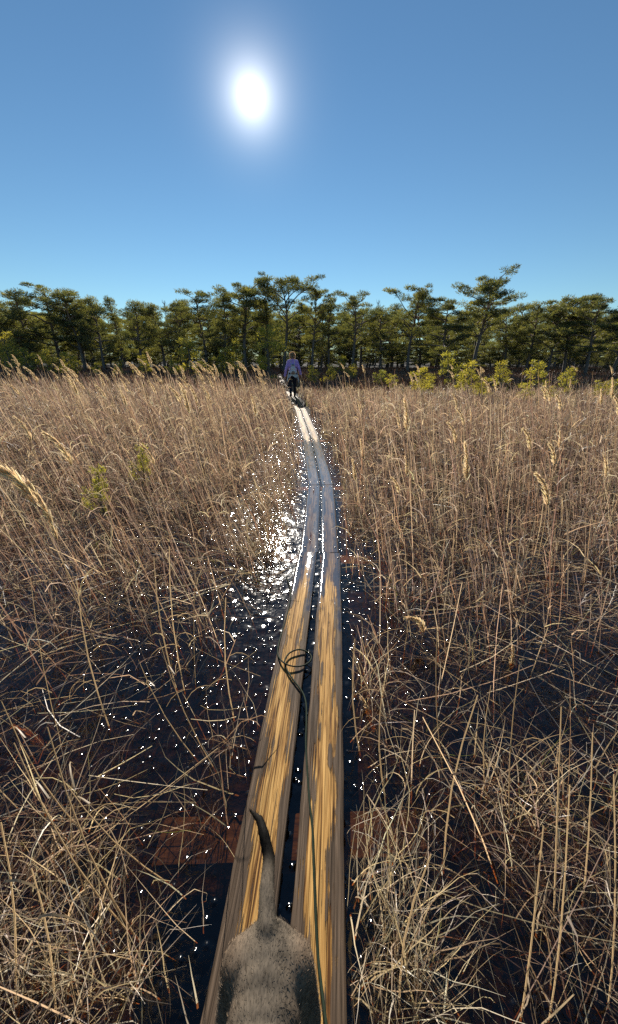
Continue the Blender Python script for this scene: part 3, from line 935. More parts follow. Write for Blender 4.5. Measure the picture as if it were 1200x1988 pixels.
FRONT = [
 ('round_a', -25, 575, 37, 'dark pine cut off by the left edge of the picture', 1.1),
 ('round_b', 25, 566, 36, 'leftmost whole pine, dark with a ragged feathery top', 1.1),
 ('plates_a', 88, 558, 37, 'broad dark pine forming the high left hump of the skyline', 1.15),
 ('round_c', 135, 563, 36, 'broad pine at the right shoulder of the high left hump', 1.0),
 ('round_a', 178, 578, 35, 'pine with a rounded bright top just right of the left hump', .9),
 ('spire_a', 218, 574, 37, 'narrow spiky pine leader poking above the left skyline', .7),
 ('round_b', 262, 584, 36, 'even-topped pine to the right of the spiky leader', 1.0),
 ('round_c', 305, 590, 38, 'low dark pine in the dip of the left skyline', 1.0),
 ('round_a', 345, 587, 36, 'pine rising out of the dip left of the tall middle group', .95),
 ('open_b', 388, 568, 36, 'loose-crowned pine at the left end of the tall middle group', 1.0),
 ('round_b', 428, 575, 35, 'brownish pine tucked beside the loose-crowned one', .85),
 ('flat_a', 468, 551, 35, 'wide flat-crowned pine left of the middle of the wood', 1.05),
 ('round_c', 512, 556, 36, 'dense dark pine between the two tallest middle pines', .9),
 ('open_a', 548, 543, 34, 'tall open-crowned pine standing behind the walker', .95),
 ('flat_b', 606, 563, 34, 'pine with a tufted split top just right of the walker', .85),
 ('round_a', 640, 588, 36, 'lower dense pine right of the split-topped one', .9),
 ('open_b', 690, 573, 33, 'thin crooked pine with a sparse airy crown', .95),
 ('round_b', 745, 598, 35, 'low dark pine between two crooked airy ones', 1.1),
 ('open_a', 805, 567, 32, 'crooked pine with bare curving upper limbs right of centre', 1.0),
 ('plates_b', 875, 580, 30, 'bushy yellow-green pine leaning on the tallest right-hand pine', 1.0),
 ('flat_a', 945, 537, 30, 'tallest pine on the right with a windswept flat top', .95),
 ('round_c', 1000, 594, 33, 'low pine in the dip right of the tallest one', 1.0),
 ('round_a', 1045, 588, 32, 'round-topped pine in the right-hand group', .95),
 ('plates_a', 1090, 592, 30, 'dark pine with two upright trunks in the right-hand group', .9),
 ('flat_b', 1128, 577, 30, 'leaning pine with a wind-combed crown near the right edge', .95),
 ('plates_b', 1172, 577, 28, 'layered pine with shelf-like branches near the right edge', 1.0),
 ('round_b', 1225, 585, 29, 'pine cut off by the right edge of the picture', 1.0),
]
for (k, px, ty, d, lab, st) in FRONT:
    tree_px(k, px, ty, d, lab, stretch=st)
kinds = list(PROTO)
ZONES = [(70, 'at the left edge of the picture'), (200, 'behind the high left hump'), (320, 'behind the dip of the left skyline'), (440, 'behind the loose-crowned pine'), (530, 'left of the walker'),
         (650, 'behind the walker'), (770, 'behind the thin crooked pine'), (900, 'left of the tallest right-hand pine'), (1010, 'behind the tallest right-hand pine'), (1120, 'behind the right-hand group'), (9999, 'at the right edge of the picture')]
def zone(px): return next(t for (m, t) in ZONES if px < m)
# rows behind
for row, (d0, d1, n, tys) in enumerate(((38, 43, 24, (578, 615)), (44, 51, 24, (586, 618)), (53, 66, 34, (598, 620)), (70, 95, 40, (606, 630)))):
    for i in range(n):
        px = -160 + (1520) * (i + random.random()) / n
        tree_px(random.choice(['round_a', 'round_b', 'round_c', 'plates_a', 'spire_a', 'flat_b', 'plates_b']), px, random.uniform(*tys), random.uniform(d0, d1),
                ('dark pine in the second row, ', 'dark pine in the third row, ', 'small-looking pine far back in the wood, ', 'farthest pine of the wood, ')[row] + zone(px), 'pines deep in the wood ' + zone(px), stretch=random.uniform(0.9, 1.25))

# shaded saplings and bushy undergrowth between the trunks
for i in range(110):
    d = random.uniform(33, 48) if i % 2 else random.uniform(52, 85); px = -120 + 1440 * (i + random.random()) / 110
    g = ray(px, 720); x = g.x / g.y * d
    put_tree(random.choice(['round_a', 'round_b', 'round_c', 'plates_a', 'spire_a']), x, d, random.uniform(1.8, 3.6), random.uniform(0, 6.28),
             ('near shaded bushy sapling under the pines, ' if d < 50 else 'far shaded bushy sapling under the pines, ') + zone(px), 'shaded saplings ' + zone(px), stretch=random.uniform(1.2, 1.9))
for i in range(64):
    d = random.uniform(46, 58); px = -100 + 1400 * (i + random.random()) / 64
    g = ray(px, 720); x = g.x / g.y * d
    put_tree(random.choice(['round_a', 'round_b', 'round_c']), x, d, random.uniform(1.6, 2.6), random.uniform(0, 6.28),
             'low dark scrub pine filling the gap between trunks, ' + zone(px), 'scrub pines ' + zone(px), stretch=random.uniform(1.8, 2.6))
# leafless birches showing as bare twigs above the skyline
def bare_tree():
    R = random.Random(5)
    mb = MB()
    H = 6.4
    tube1(mb, [(0, 0, 0), (0.05, 0, 2), (-0.03, 0.02, 4.2), (0.05, 0, H)], [0.06, 0.05, 0.03, 0.006], (0.35, 0.3, 0.27), 6)
    for i in range(44):
        q = R.uniform(0.4, 0.97); az = R.uniform(0, 6.28); L = (1.25 - q) * R.uniform(0.8, 1.7)
        b = np.array([0.0, 0, q * H]); e = b + np.array([math.cos(az) * L * .45, math.sin(az) * L * .45, L])
        tube1(mb, np.stack([b, (b + e) / 2 + np.array([math.cos(az), math.sin(az), 0]) * .07, e]), [0.016, 0.01, 0.003], (0.2, 0.15, 0.13), 4, cap=False)
    return mb.mesh('trunk', M_TWIG)
BT = bare_tree()
for (px, ty, d, lab) in ((735, 582, 38, 'leafless birch whose bare twigs stand above the right skyline'), (318, 583, 40, 'leafless birch with faint bare twigs above the left skyline')):
    p = at_y(px, ty, d); z = float(ground_z(np.array([p.x]), np.array([d]))[0])
    o = empty('birch_tree', (p.x, d, z - .05), 0); s = (p.z - z) / 6.4; o.scale = (s, s, s)
    link('trunk', BT, o); tag(o, lab, 'birch tree')

YOUNG = [  # px, top y, base y, label
 (5, 655, 722, 'young pine at the left edge under the big pines'),
 (47, 680, 722, 'shadowy young pine second from the left edge'),
 (85, 683, 724, 'young pine with a flat yellowish top on the far left'),
 (128, 686, 724, 'dark rounded young pine on the far left'),
 (142, 696, 728, 'bright little pine below the dark rounded one on the left'),
 (185, 705, 728, 'tiny yellow pine among the left reed plumes'),
 (230, 704, 728, 'tiny pine at the edge of the left reeds'),
 (275, 694, 728, 'pointed little pine left of centre at the edge of the reeds'),
 (333, 702, 730, 'bright pointed little pine far left of the walker'),
 (366, 663, 728, 'shaded slender young pine left of the walker under the wood'),
 (378, 712, 734, 'low yellow pine scrub left of the walker'),
 (410, 712, 734, 'low spreading yellow pine in a cluster left of the walker'),
 (428, 678, 733, 'half-grown yellow-green pine with a domed top'),
 (456, 669, 732, 'half-grown pine with a mop-like crown left of the walker'),
 (432, 705, 735, 'small bright pine in front of the domed half-grown one'),
 (470, 712, 736, 'low pale pine close to the left of the big young pine'),
 (520, 640, 738, 'tallest young pine, light green, leaning beside the walker'),
 (532, 728, 746, 'tiny pine by the plank end left of the walker'),
 (605, 713, 748, 'bushy bright pine directly right of the walker'),
 (660, 693, 738, 'pale young pine with a flat crown right of the walker'),
 (685, 709, 740, 'small yellow pine under the crooked airy pine'),
 (640, 712, 745, 'low pine sprig between the walker and the pale flat one'),
 (740, 720, 748, 'small pine alone right of centre'),
 (762, 728, 752, 'small pine low in the reeds right of centre'),
 (815, 716, 765, 'bright yellow bushy pine in front of the right-hand wood'),
 (835, 728, 762, 'small yellow pine leaning on the bright bushy one'),
 (877, 686, 748, 'young pine with an umbrella top left of the tallest pine'),
 (917, 709, 772, 'brightest golden young pine below the tallest pine'),
 (935, 735, 775, 'low golden pine at the right foot of the brightest one'),
 (973, 706, 755, 'spreading golden pine right of the tallest pine'),
 (1048, 704, 758, 'slim pale young pine under the right-hand group'),
 (1068, 750, 772, 'low golden pine cushion in the right-hand reeds'),
 (1108, 719, 765, 'pointed golden young pine under the right-hand group'),
 (1170, 742, 770, 'small golden pine near the right edge'),
 (1192, 740, 770, 'golden pine bush cut by the right edge'),
 (1020, 752, 775, 'tiny pine left of the golden cushion in the right reeds'),
]
for i, (px, ty, by, lab) in enumerate(YOUNG):
    g = G(px, by, 0.22); d = min(max(g.y, 14), 31 if px > 560 else 28)
    p = at_y(px, ty, d); z = float(ground_z(np.array([p.x]), np.array([d]))[0])
    H = max(p.z - z, 0.35)
    o = empty('young_pine', (p.x, d, z - .03), random.uniform(0, 6.28)); s = H / 1.6
    wf = max(s, 0.55); o.scale = (wf * 1.05, wf * 1.05, s)
    tr, cr = YPROTO[0 if 'golden' in lab and i % 2 else (i * 3) % 7]
    link('trunk', tr, o); link('crown', cr, o)
    tag(o, lab, 'young pine', 'young pines in front of the wood')
for (px, py, H, lab) in ((203, 1010, 0.32, 'yellow-green pine seedling standing among the left-hand reeds'), (283, 950, 0.32, 'dull green pine seedling deeper among the left-hand reeds')):
    g = G(px, py, 0.05)
    o = empty('young_pine', (g.x, g.y, 0.03), 1.0); s = H / 1.6 * 1.6; o.scale = (s * .6, s * .6, s)
    tr, cr = YPROTO[1]; link('trunk', tr, o); link('crown', cr, o); tag(o, lab, 'young pine')

# ------------------------------------------------------------------ single reeds with plumes
def plume_meshes(seed, droop, L=0.24, fluff=1.0):
    """a reed panicle: rachis with many hair-fine drooping branchlets"""
    global rng
    keep = rng; rng = np.random.default_rng(seed)
    mb = MB()
    n = int(260 * fluff)
    q = rng.random(n)
    ang = droop * q
    # rachis bending over towards -x
    def rach(q):
        th = droop * q
        x = -L * (1 - np.cos(th)) / max(droop, 1e-3); z = L * np.sin(th) / max(droop, 1e-3)
        return np.stack([x, np.zeros_like(x), z], -1)
    B = rach(q)
    T = np.stack([-np.sin(ang), np.zeros(n), np.cos(ang)], 1)
    rad = unit(rng.normal(0, 1, (n, 3)))
    rad -= T * (rad * T).sum(1, keepdims=True); rad = unit(rad)
    side = rng.uniform(0.12, 0.5, n) * fluff
    ln = L * rng.uniform(0.12, 0.3, n) * (1.15 - 0.75 * q)
    e = B + unit(T + rad * side[:, None]) * ln[:, None] + np.array([-0.15, 0, -0.1]) * ln[:, None]
    P = np.stack([B, (B + e) / 2 + rad * 0.002, e], 1)
    ribbons(mb, P, rng.uniform(0.0025, 0.005, n), pick(n, np.array([[0.70, 0.57, 0.36], [0.62, 0.49, 0.31], [0.76, 0.67, 0.50]]), 0.12), taper=0.5)
    rng = keep
    return mb.mesh('plume', M_PLUME)
PLUMES = [plume_meshes(31, 0.9), plume_meshes(32, 0.35), plume_meshes(33, 1.5, fluff=1.3), plume_meshes(34, 0.6, fluff=0.8)]
def stem_mesh():
    mb = MB()
    P = np.zeros((1, 5, 3)); P[0, :, 2] = np.linspace(0, 1, 5)
    P[0, :, 0] = 0.02 * np.sin(np.linspace(0, 3, 5))
    c = np.array([[0.46, 0.35, 0.22]])
    ribbons(mb, P, np.array([0.0046]), c, yaw=np.array([1.57]), taper=0.5)
    ribbons(mb, P, np.array([0.0040]), c, yaw=np.array([0.3]), taper=0.5)
    P = np.zeros((3, 5, 3))
    for i, (q, az) in enumerate(((0.35, 0.4), (0.55, 2.8), (0.75, 4.4))):
        s = np.linspace(0, 1, 5)
        P[i, :, 0] = np.cos(az) * s * 0.10; P[i, :, 1] = np.sin(az) * s * 0.10; P[i, :, 2] = q + 0.16 * s - 0.18 * s ** 2
    ribbons(mb, P, np.full(3, 0.006), np.array([[0.40, 0.30, 0.18]] * 3), taper=0.1)
    return mb.mesh('stem', M_REED)
STEM = stem_mesh()
def plumed_reed(top, base, kind, rz, label, group, size=1.0, thick=1.0):
    """a reed from base to the foot of its plume at top"""
    o = empty('plumed_reed', base)
    v = Vector(top) - Vector(base); L = v.length
    st = link('stem', STEM, o)
    st.rotation_euler = v.to_track_quat('Z', 'Y').to_euler(); st.scale = (thick, thick, L)
    pl = link('plume', PLUMES[kind], o)
    pl.location = v; pl.rotation_euler = (0, 0, rz); pl.scale = (size * max(1, thick * .7), size * max(1, thick * .7), size)
    tag(o, label, 'reed', group)
    return o

NAMED = [  # plume foot px,py; forward distance; base shift; kind; size; label
 (72, 985, 2.0, 2, 1.25, 'big golden reed plume arching over at the left edge'),
 (112, 1048, 1.75, 3, 1.0, 'golden reed plume drooping just below the big arching one'),
 (140, 905, 3.0, 0, 1.0, 'slim reed plume leaning left above the big arching one'),
 (300, 905, 3.6, 0, .8, 'small reed plume on the left beside the green seedlings'),
 (100, 1475, 1.25, 0, .8, 'reed plume low at the left over the dark water'),
 (905, 935, 3.0, 1, 1.0, 'fluffy pale reed plume standing tall in the right-hand reeds'),
 (690, 935, 3.6, 1, .7, 'pale reed plume nearest the boards on the right'),
 (705, 895, 4.4, 1, .8, 'pale reed plume right of the boards where they turn'),
 (775, 962, 3.1, 0, .6, 'small tufted reed plume right of the wet boards'),
 (790, 925, 3.4, 1, .6, 'small upright reed plume right of the wet boards'),
 (1062, 985, 2.6, 0, .9, 'reed plume leaning left at the far right of the reeds'),
 (885, 862, 5.0, 0, 1.0, 'slender reed plume in the middle of the right-hand reeds'),
 (775, 835, 6.0, 3, 1.0, 'loose reed plume above the small tufted ones on the right'),
 (1075, 905, 3.6, 0, .8, 'reed plume above the far-right leaning one'),
 (1175, 930, 3.2, 3, .7, 'reed plume close to the right edge'),
 (915, 825, 6.5, 1, .9, 'short upright reed plume far out in the right-hand reeds'),
 (1085, 872, 4.6, 1, .7, 'tiny upright reed plume far right'),
 (822, 1230, 1.75, 2, .65, 'reed plume bending over the dark water right of the boards'),
 (992, 1300, 1.6, 1, .55, 'tufted seed head standing over dark water on the right'),
 (725, 1425, 1.3, 3, .7, 'golden seed head close beside the right-hand plank'),
 (1105, 1660, 1.0, 2, .9, 'large pale seed head drooping at the lower right'),
]
for (px, py, d, kind, size, lab) in NAMED:
    top = at_y(px, py, d)
    bx = top.x + (0.10 if px < 600 else 0.03) * (top.z + 0.3); by = d + random.uniform(-0.05, 0.05)
    if abs(bx - float(path_x(by))) < 0.22: bx = float(path_x(by)) + 0.24
    plumed_reed(top, (bx, by, min(0.0, top.z - 0.3)), kind, math.pi if (px > 1090 and py > 1500) else random.uniform(-0.4, 0.4), lab, 'reeds with a feathery plume', size * 1.3, 1.15)
def pzone(px):
    return 'below the high left hump' if px < 180 else 'below the dip of the left skyline' if px < 360 else 'just left of the walker' if px < 600 else 'right of the walker' if px < 900 else 'below the right-hand pines'
# plumes far out on the left, standing against the wood
for i in range(125):
    d = random.uniform(5.5, 17) if i < 60 else random.uniform(9, 19) if i < 95 else random.uniform(3.2, 8)
    px = random.uniform(-20, 540) if i < 78 else random.uniform(640, 1210) if i < 112 else random.uniform(0, 500)
    x = ray(px, 800).x / ray(px, 800).y * d
    if abs(x - float(path_x(d))) < 0.5: continue
    z0 = float(ground_z(np.array([x]), np.array([d]))[0])
    H = random.uniform(0.75, 1.2) if px < 600 else random.uniform(0.7, 1.05)
    if i in (3, 9, 14, 22): H = 1.35
    base = Vector((x + 0.14 * H, d, z0))
    far_l = px < 600
    plumed_reed((x, d, z0 + H), base, random.choice([0, 0, 3, 1]), random.uniform(-0.5, 0.5),
                ('tall pale reed plume ' if H > 1.05 else 'low pale reed plume ') + ('in the nearer reeds ' if d < 10 else 'in the far reeds ') + pzone(px), 'reed plumes ' + pzone(px), random.uniform(0.8, 1.25), 1.0 + d / 9)

# tall bare stems picked out in the foreground: base pixel, top pixel, distance gain
BARE = [((270, 1830), (95, 1410), .10), ((255, 1815), (30, 1440), .05), ((335, 1720), (115, 1500), .05), ((165, 1620), (5, 1360), .04), ((420, 1500), (310, 1240), .12),
        ((385, 1480), (270, 1280), .10), ((360, 1350), (330, 1060), .1), ((380, 1340), (385, 1040), .1), ((345, 1345), (300, 1080), .1), ((110, 1990), (60, 1690), .02),
        ((30, 1960), (0, 1600), .02), ((860, 1700), (930, 1350), .1), ((1075, 1800), (1090, 1370), .08), ((990, 1620), (1010, 1290), .1), ((775, 1985), (840, 1660), .05),
        ((1010, 1985), (1055, 1600), .04), ((1065, 1985), (1105, 1520), .04), ((1180, 1960), (1190, 1500), .05), ((1130, 1760), (1150, 1420), .05), ((860, 1500), (850, 1220), .1),
        ((945, 1560), (955, 1330), .1), ((750, 1560), (745, 1330), .1), ((700, 1470), (690, 1240), .1), ((455, 1400), (440, 1160), .1), ((215, 1420), (150, 1120), .1), ((120, 1450), (60, 1120), .08)]
BLAB = ['single dry reed stem standing up from the dark water on the left', 'single dry reed stem standing up from the dark water on the right']
ORD = 'nearest second third fourth fifth sixth seventh eighth ninth tenth eleventh twelfth thirteenth fourteenth fifteenth'.split()
for (b, t, g) in BARE:
    p0 = G(*b, -0.03); p1 = at_y(t[0], t[1], p0.y + g)
    o = empty('reed_stem', p0)
    v = p1 - p0
    st = link('stem', STEM, o); st.rotation_euler = v.to_track_quat('Z', 'Y').to_euler(); st.scale = (1.15, 1.15, v.length)
    r = b[0] > 600
    k = sorted(abs(q[0][0] - 600) for q in BARE if (q[0][0] > 600) == r).index(abs(b[0] - 600))
    tag(o, f"tall bare reed stem, {ORD[k]} from the planks on the {'right' if r else 'left'}, rising from dark water", 'reed', ('bare reed stems in the right foreground' if r else 'bare reed stems in the left foreground'))

# ------------------------------------------------------------------ bodies
def capsule_mesh(segs, voxel, smooth_it=6, ellips=()):
    """tapered capsules and ellipsoids fused into one continuous skin"""
    bm = bmesh.new()
    def ball(c, r, sc=(1, 1, 1)):
        ret = bmesh.ops.create_icosphere(bm, subdivisions=3, radius=1.0)
        for v in ret['verts']: v.co = Vector((v.co.x * r * sc[0], v.co.y * r * sc[1], v.co.z * r * sc[2])) + Vector(c)
    for (a, ra, b, rb) in segs:
        a, b = Vector(a), Vector(b)
        d = b - a
        n = max(1, int(d.length / (0.5 * min(ra, rb))))
        for i in range(n + 1):
            t = i / n
            ball(a + d * t, ra + (rb - ra) * t)
    for (c, sc) in ellips: ball(c, 1.0, sc)
    me = bpy.data.meshes.new('tmp'); bm.to_mesh(me); bm.free()
    o = bpy.data.objects.new('tmp', me); COL.objects.link(o)
    rm = o.modifiers.new('r', 'REMESH'); rm.mode = 'VOXEL'; rm.voxel_size = voxel
    sm_ = o.modifiers.new('s', 'SMOOTH'); sm_.iterations = smooth_it; sm_.factor = 0.5
    dg = bpy.context.evaluated_depsgraph_get()
    res = bpy.data.meshes.new_from_object(o.evaluated_get(dg))
    bpy.data.objects.remove(o); bpy.data.meshes.remove(me)
    for p in res.polygons: p.use_smooth = True
    return res

# --- dog: facing the camera's owner, its rump and raised tail away from us
def dog_mat():
    m, n, l, o = new_mat('brindle_coat')
    b = n.new('ShaderNodeBsdfPrincipled'); b.inputs['Roughness'].default_value = 0.75; b.inputs['Specular IOR Level'].default_value = 0.08
    b.inputs['Sheen Weight'].default_value = 0.0
    t = n.new('ShaderNodeTexCoord'); mp = n.new('ShaderNodeMapping'); mp.inputs['Scale'].default_value = (1, 0.35, 0.6)
    l.new(t.outputs['Object'], mp.inputs[0])
    n1 = n.new('ShaderNodeTexNoise'); n1.inputs['Scale'].default_value = 260; n1.inputs['Detail'].default_value = 3
    n2 = n.new('ShaderNodeTexNoise'); n2.inputs['Scale'].default_value = 14; n2.inputs['Detail'].default_value = 3
    l.new(mp.outputs[0], n1.inputs['Vector']); l.new(t.outputs['Object'], n2.inputs['Vector'])
    r = n.new('ShaderNodeValToRGB'); e = r.color_ramp.elements
    e[0].position = 0.3; e[0].color = (0.018, 0.018, 0.018, 1); e[1].position = 0.75; e[1].color = (0.20, 0.175, 0.145, 1)
    ad = n.new('ShaderNodeMath'); ad.operation = 'MULTIPLY_ADD'; ad.inputs[1].default_value = 0.7; 
    l.new(n2.outputs['Fac'], ad.inputs[0])
    m1 = n.new('ShaderNodeMath'); m1.operation = 'MULTIPLY'; m1.inputs[1].default_value = 0.35
    l.new(n1.outputs['Fac'], m1.inputs[0]); l.new(m1.outputs[0], ad.inputs[2])
    l.new(ad.outputs[0], r.inputs[0])
    a = n.new('ShaderNodeAttribute'); a.attribute_name = 'Col'
    mu = n.new('ShaderNodeMix'); mu.data_type = 'RGBA'; mu.blend_type = 'MULTIPLY'; mu.inputs['Factor'].default_value = 1
    l.new(r.outputs[0], mu.inputs['A']); l.new(a.outputs['Color'], mu.inputs['B'])
    l.new(mu.outputs['Result'], b.inputs['Base Color'])
    bp = n.new('ShaderNodeBump'); bp.inputs['Strength'].default_value = 0.4; bp.inputs['Distance'].default_value = 0.002
    l.new(n1.outputs['Fac'], bp.inputs['Height']); l.new(bp.outputs[0], b.inputs['Normal'])
    l.new(b.outputs[0], o.inputs['Surface'])
    return m
M_DOG = dog_mat()
def make_dog():
    X, Z0 = 0.0, 0.036
    segs, ell = [], []
    def s(a, ra, b, rb): segs.append((a, ra, b, rb))
    s((0, 0.345, 0.375), 0.072, (0, 0.20, 0.385), 0.071)      # pelvis to loin
    s((0, 0.20, 0.385), 0.071, (0, 0.02, 0.37), 0.088)
    s((0, 0.02, 0.37), 0.088, (0, -0.16, 0.35), 0.105)       # rib cage
    s((0, -0.02, 0.335), 0.075, (0, -0.17, 0.31), 0.09)      # deep chest
    s((0, -0.16, 0.37), 0.095, (0, -0.27, 0.42), 0.068)
    s((0, -0.27, 0.42), 0.066, (0, -0.36, 0.50), 0.056)      # neck
    s((0, -0.37, 0.52), 0.066, (0, -0.42, 0.52), 0.060)      # skull
    s((0, -0.44, 0.495), 0.042, (0, -0.51, 0.485), 0.034)    # muzzle
    for sx in (-1, 1):
        s((sx * 0.045, 0.34, 0.375), 0.058, (sx * 0.062, 0.31, 0.28), 0.056)   # thigh
        s((sx * 0.062, 0.31, 0.28), 0.052, (sx * 0.070, 0.255, 0.215), 0.036)  # to the knee
        s((sx * 0.070, 0.255, 0.215), 0.034, (sx * 0.068, 0.375, 0.135), 0.019) # to the hock
        s((sx * 0.068, 0.378, 0.135), 0.018, (sx * 0.068, 0.365, 0.035), 0.0165)
        s((sx * 0.068, 0.362, 0.022), 0.021, (sx * 0.070, 0.325, 0.018), 0.019)
        s((sx * 0.062, -0.17, 0.34), 0.06, (sx * 0.075, -0.16, 0.24), 0.042)
        s((sx * 0.075, -0.16, 0.24), 0.038, (sx * 0.075, -0.15, 0.13), 0.022)
        s((sx * 0.075, -0.15, 0.13), 0.02, (sx * 0.075, -0.155, 0.035), 0.018)
        s((sx * 0.075, -0.158, 0.022), 0.021, (sx * 0.075, -0.195, 0.018), 0.019)
        ell.append(((sx * 0.062, -0.372, 0.535), (0.012, 0.030, 0.040)))       # ears
    # raised tail
    tail = [at_y(519, 1800, 0.40), at_y(518, 1725, 0.46), at_y(520, 1665, 0.52), at_y(513, 1622, 0.56), at_y(497, 1592, 0.595), at_y(473, 1574, 0.62)]
    DX = -0.078
    tp = [Vector((p.x - DX, p.y - 0.02, p.z - Z0)) for p in tail]
    tr = [0.020, 0.0165, 0.0145, 0.0135, 0.0105, 0.005]
    s((0, 0.35, 0.40), 0.038, tp[0], tr[0])
    for i in range(len(tp) - 1): s(tp[i], tr[i], tp[i + 1], tr[i + 1])
    q = lambda p: (p[0] * 0.80, p[1], p[2]) if p[2] < 0.42 else tuple(p)
    segs[:] = [(q(a), ra * (0.94 if ra > 0.04 else 1), q(b_), rb * (0.94 if rb > 0.04 else 1)) for (a, ra, b_, rb) in segs]
    body = capsule_mesh(segs, 0.006, 5, ell)
    co = np.zeros(len(body.vertices) * 3, np.float32); body.vertices.foreach_get('co', co); co = co.reshape(-1, 3)
    # markings: black tail end, paler flanks, darker saddle
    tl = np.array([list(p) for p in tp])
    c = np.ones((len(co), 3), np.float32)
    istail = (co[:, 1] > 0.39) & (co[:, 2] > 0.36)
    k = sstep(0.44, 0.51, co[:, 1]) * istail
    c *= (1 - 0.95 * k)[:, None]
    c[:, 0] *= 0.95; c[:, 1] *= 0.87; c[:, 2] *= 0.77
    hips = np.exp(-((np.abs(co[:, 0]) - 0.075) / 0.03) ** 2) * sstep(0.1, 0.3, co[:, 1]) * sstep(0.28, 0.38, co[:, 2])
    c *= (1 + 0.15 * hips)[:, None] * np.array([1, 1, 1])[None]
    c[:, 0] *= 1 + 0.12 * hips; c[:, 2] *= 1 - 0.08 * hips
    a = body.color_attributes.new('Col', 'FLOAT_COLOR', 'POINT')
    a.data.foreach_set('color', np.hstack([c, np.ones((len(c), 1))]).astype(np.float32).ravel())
    body.name = 'body'
    root = empty('dog', (DX, 0.02, Z0))
    tag(root, 'grey brindle short-haired dog on the planks with its black-tipped tail held out', 'dog')
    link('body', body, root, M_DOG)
    # short coat standing off the skin
    nr = np.zeros(len(body.vertices) * 3, np.float32); body.vertices.foreach_get('normal', nr); nr = nr.reshape(-1, 3)
    sel = np.where(co[:, 1] > -0.05)[0]
    N = 60000
    i = rng.choice(sel, N)
    base = co[i] + rng.normal(0, 0.002, (N, 3)) - nr[i] * 0.001
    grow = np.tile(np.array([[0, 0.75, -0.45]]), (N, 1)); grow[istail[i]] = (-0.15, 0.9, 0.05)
    d = unit(unit(grow - nr[i] * (grow * nr[i]).sum(1, keepdims=True)) + nr[i] * 0.24 + rng.normal(0, 0.16, (N, 3)))
    Lh = rng.uniform(0.004, 0.008, N)
    P = np.stack([base, base + d * Lh[:, None]], 1)
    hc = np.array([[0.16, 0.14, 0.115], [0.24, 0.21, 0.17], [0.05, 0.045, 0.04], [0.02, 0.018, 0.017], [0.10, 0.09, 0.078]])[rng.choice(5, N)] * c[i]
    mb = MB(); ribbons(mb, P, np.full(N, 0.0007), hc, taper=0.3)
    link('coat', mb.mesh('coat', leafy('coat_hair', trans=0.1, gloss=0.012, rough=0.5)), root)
    # collar
    mb = MB()
    th = np.linspace(0, 2 * np.pi, 25)
    ctr = np.array([0, -0.31, 0.455]); ax = unit(np.array([0, -0.75, 0.66])); u = np.array([1.0, 0, 0]); w = np.cross(ax, u)
    ring = ctr + 0.066 * (np.cos(th)[:, None] * u + np.sin(th)[:, None] * w)
    tube1(mb, ring, 0.008, sides=6, cap=False)
    link('collar', mb.mesh('collar', principled('collar_web', (0.03, 0.09, 0.05), 0.6)), root)
    # eyes and nose
    for sx in (-1, 1):
        bm = bmesh.new(); bmesh.ops.create_uvsphere(bm, u_segments=10, v_segments=8, radius=0.010)
        me = bpy.data.meshes.new('eye'); bm.to_mesh(me); bm.free()
        e = link('eye', me, root, principled('dog_eye', (0.02, 0.012, 0.008), 0.1, 0.6)); e.location = (sx * 0.032, -0.465, 0.53)
    bm = bmesh.new(); bmesh.ops.create_uvsphere(bm, u_segments=12, v_segments=8, radius=0.016)
    me = bpy.data.meshes.new('nose'); bm.to_mesh(me); bm.free()
    e = link('nose', me, root, principled('dog_nose', (0.02, 0.018, 0.018), 0.35)); e.location = (0, -0.54, 0.495)
    return root
make_dog()

# --- leash: long dark green line from the collar, along the planks, looping and ending in the water
def make_leash():
    def P(px, py, dz=0.008):
        g = G(px, py, 0.04); z = float(top_z(g.y)) + dz
        return tuple(G(px, py, z))
    pts = [(-0.02, -0.27, 0.44), (0.05, -0.22, 0.25), (0.06, 0.02, 0.10), (0.03, 0.22, 0.055)]
    pts = [(-0.02, -0.31, 0.42), (0.045, -0.2, 0.24), (0.056, -0.02, 0.14), (0.052, 0.2, 0.09), (0.046, 0.34, 0.065)]
    for a in ((624, 1915, .014), (617, 1850), (612, 1760), (608, 1650), (606, 1600), (600, 1545), (594, 1450), (595, 1400), (594, 1365), (586, 1342), (568, 1318), (556, 1298), (553, 1283, .012),
              (562, 1268, .012), (580, 1261, .014), (597, 1266, .01), (605, 1277), (596, 1289), (575, 1294, .012), (553, 1288, .016), (540, 1272, .006), (541, 1252, .004), (548, 1225, .0), (558, 1190, .0), (564, 1160, .004), (563, 1138, .002), (556, 1120, -.02)):
        pts.append(P(*a))
    mb = MB(); sp = smooth_path(pts, 7)
    tube1(mb, sp, 0.0042, sides=6)
    o = link('leash', mb.mesh('leash', principled('green_line', (0.014, 0.024, 0.013), 0.75, 0.15, 200, 0.4)))
    tag(o, 'long dark green leash trailing along the planks and looping once', 'leash')
make_leash()

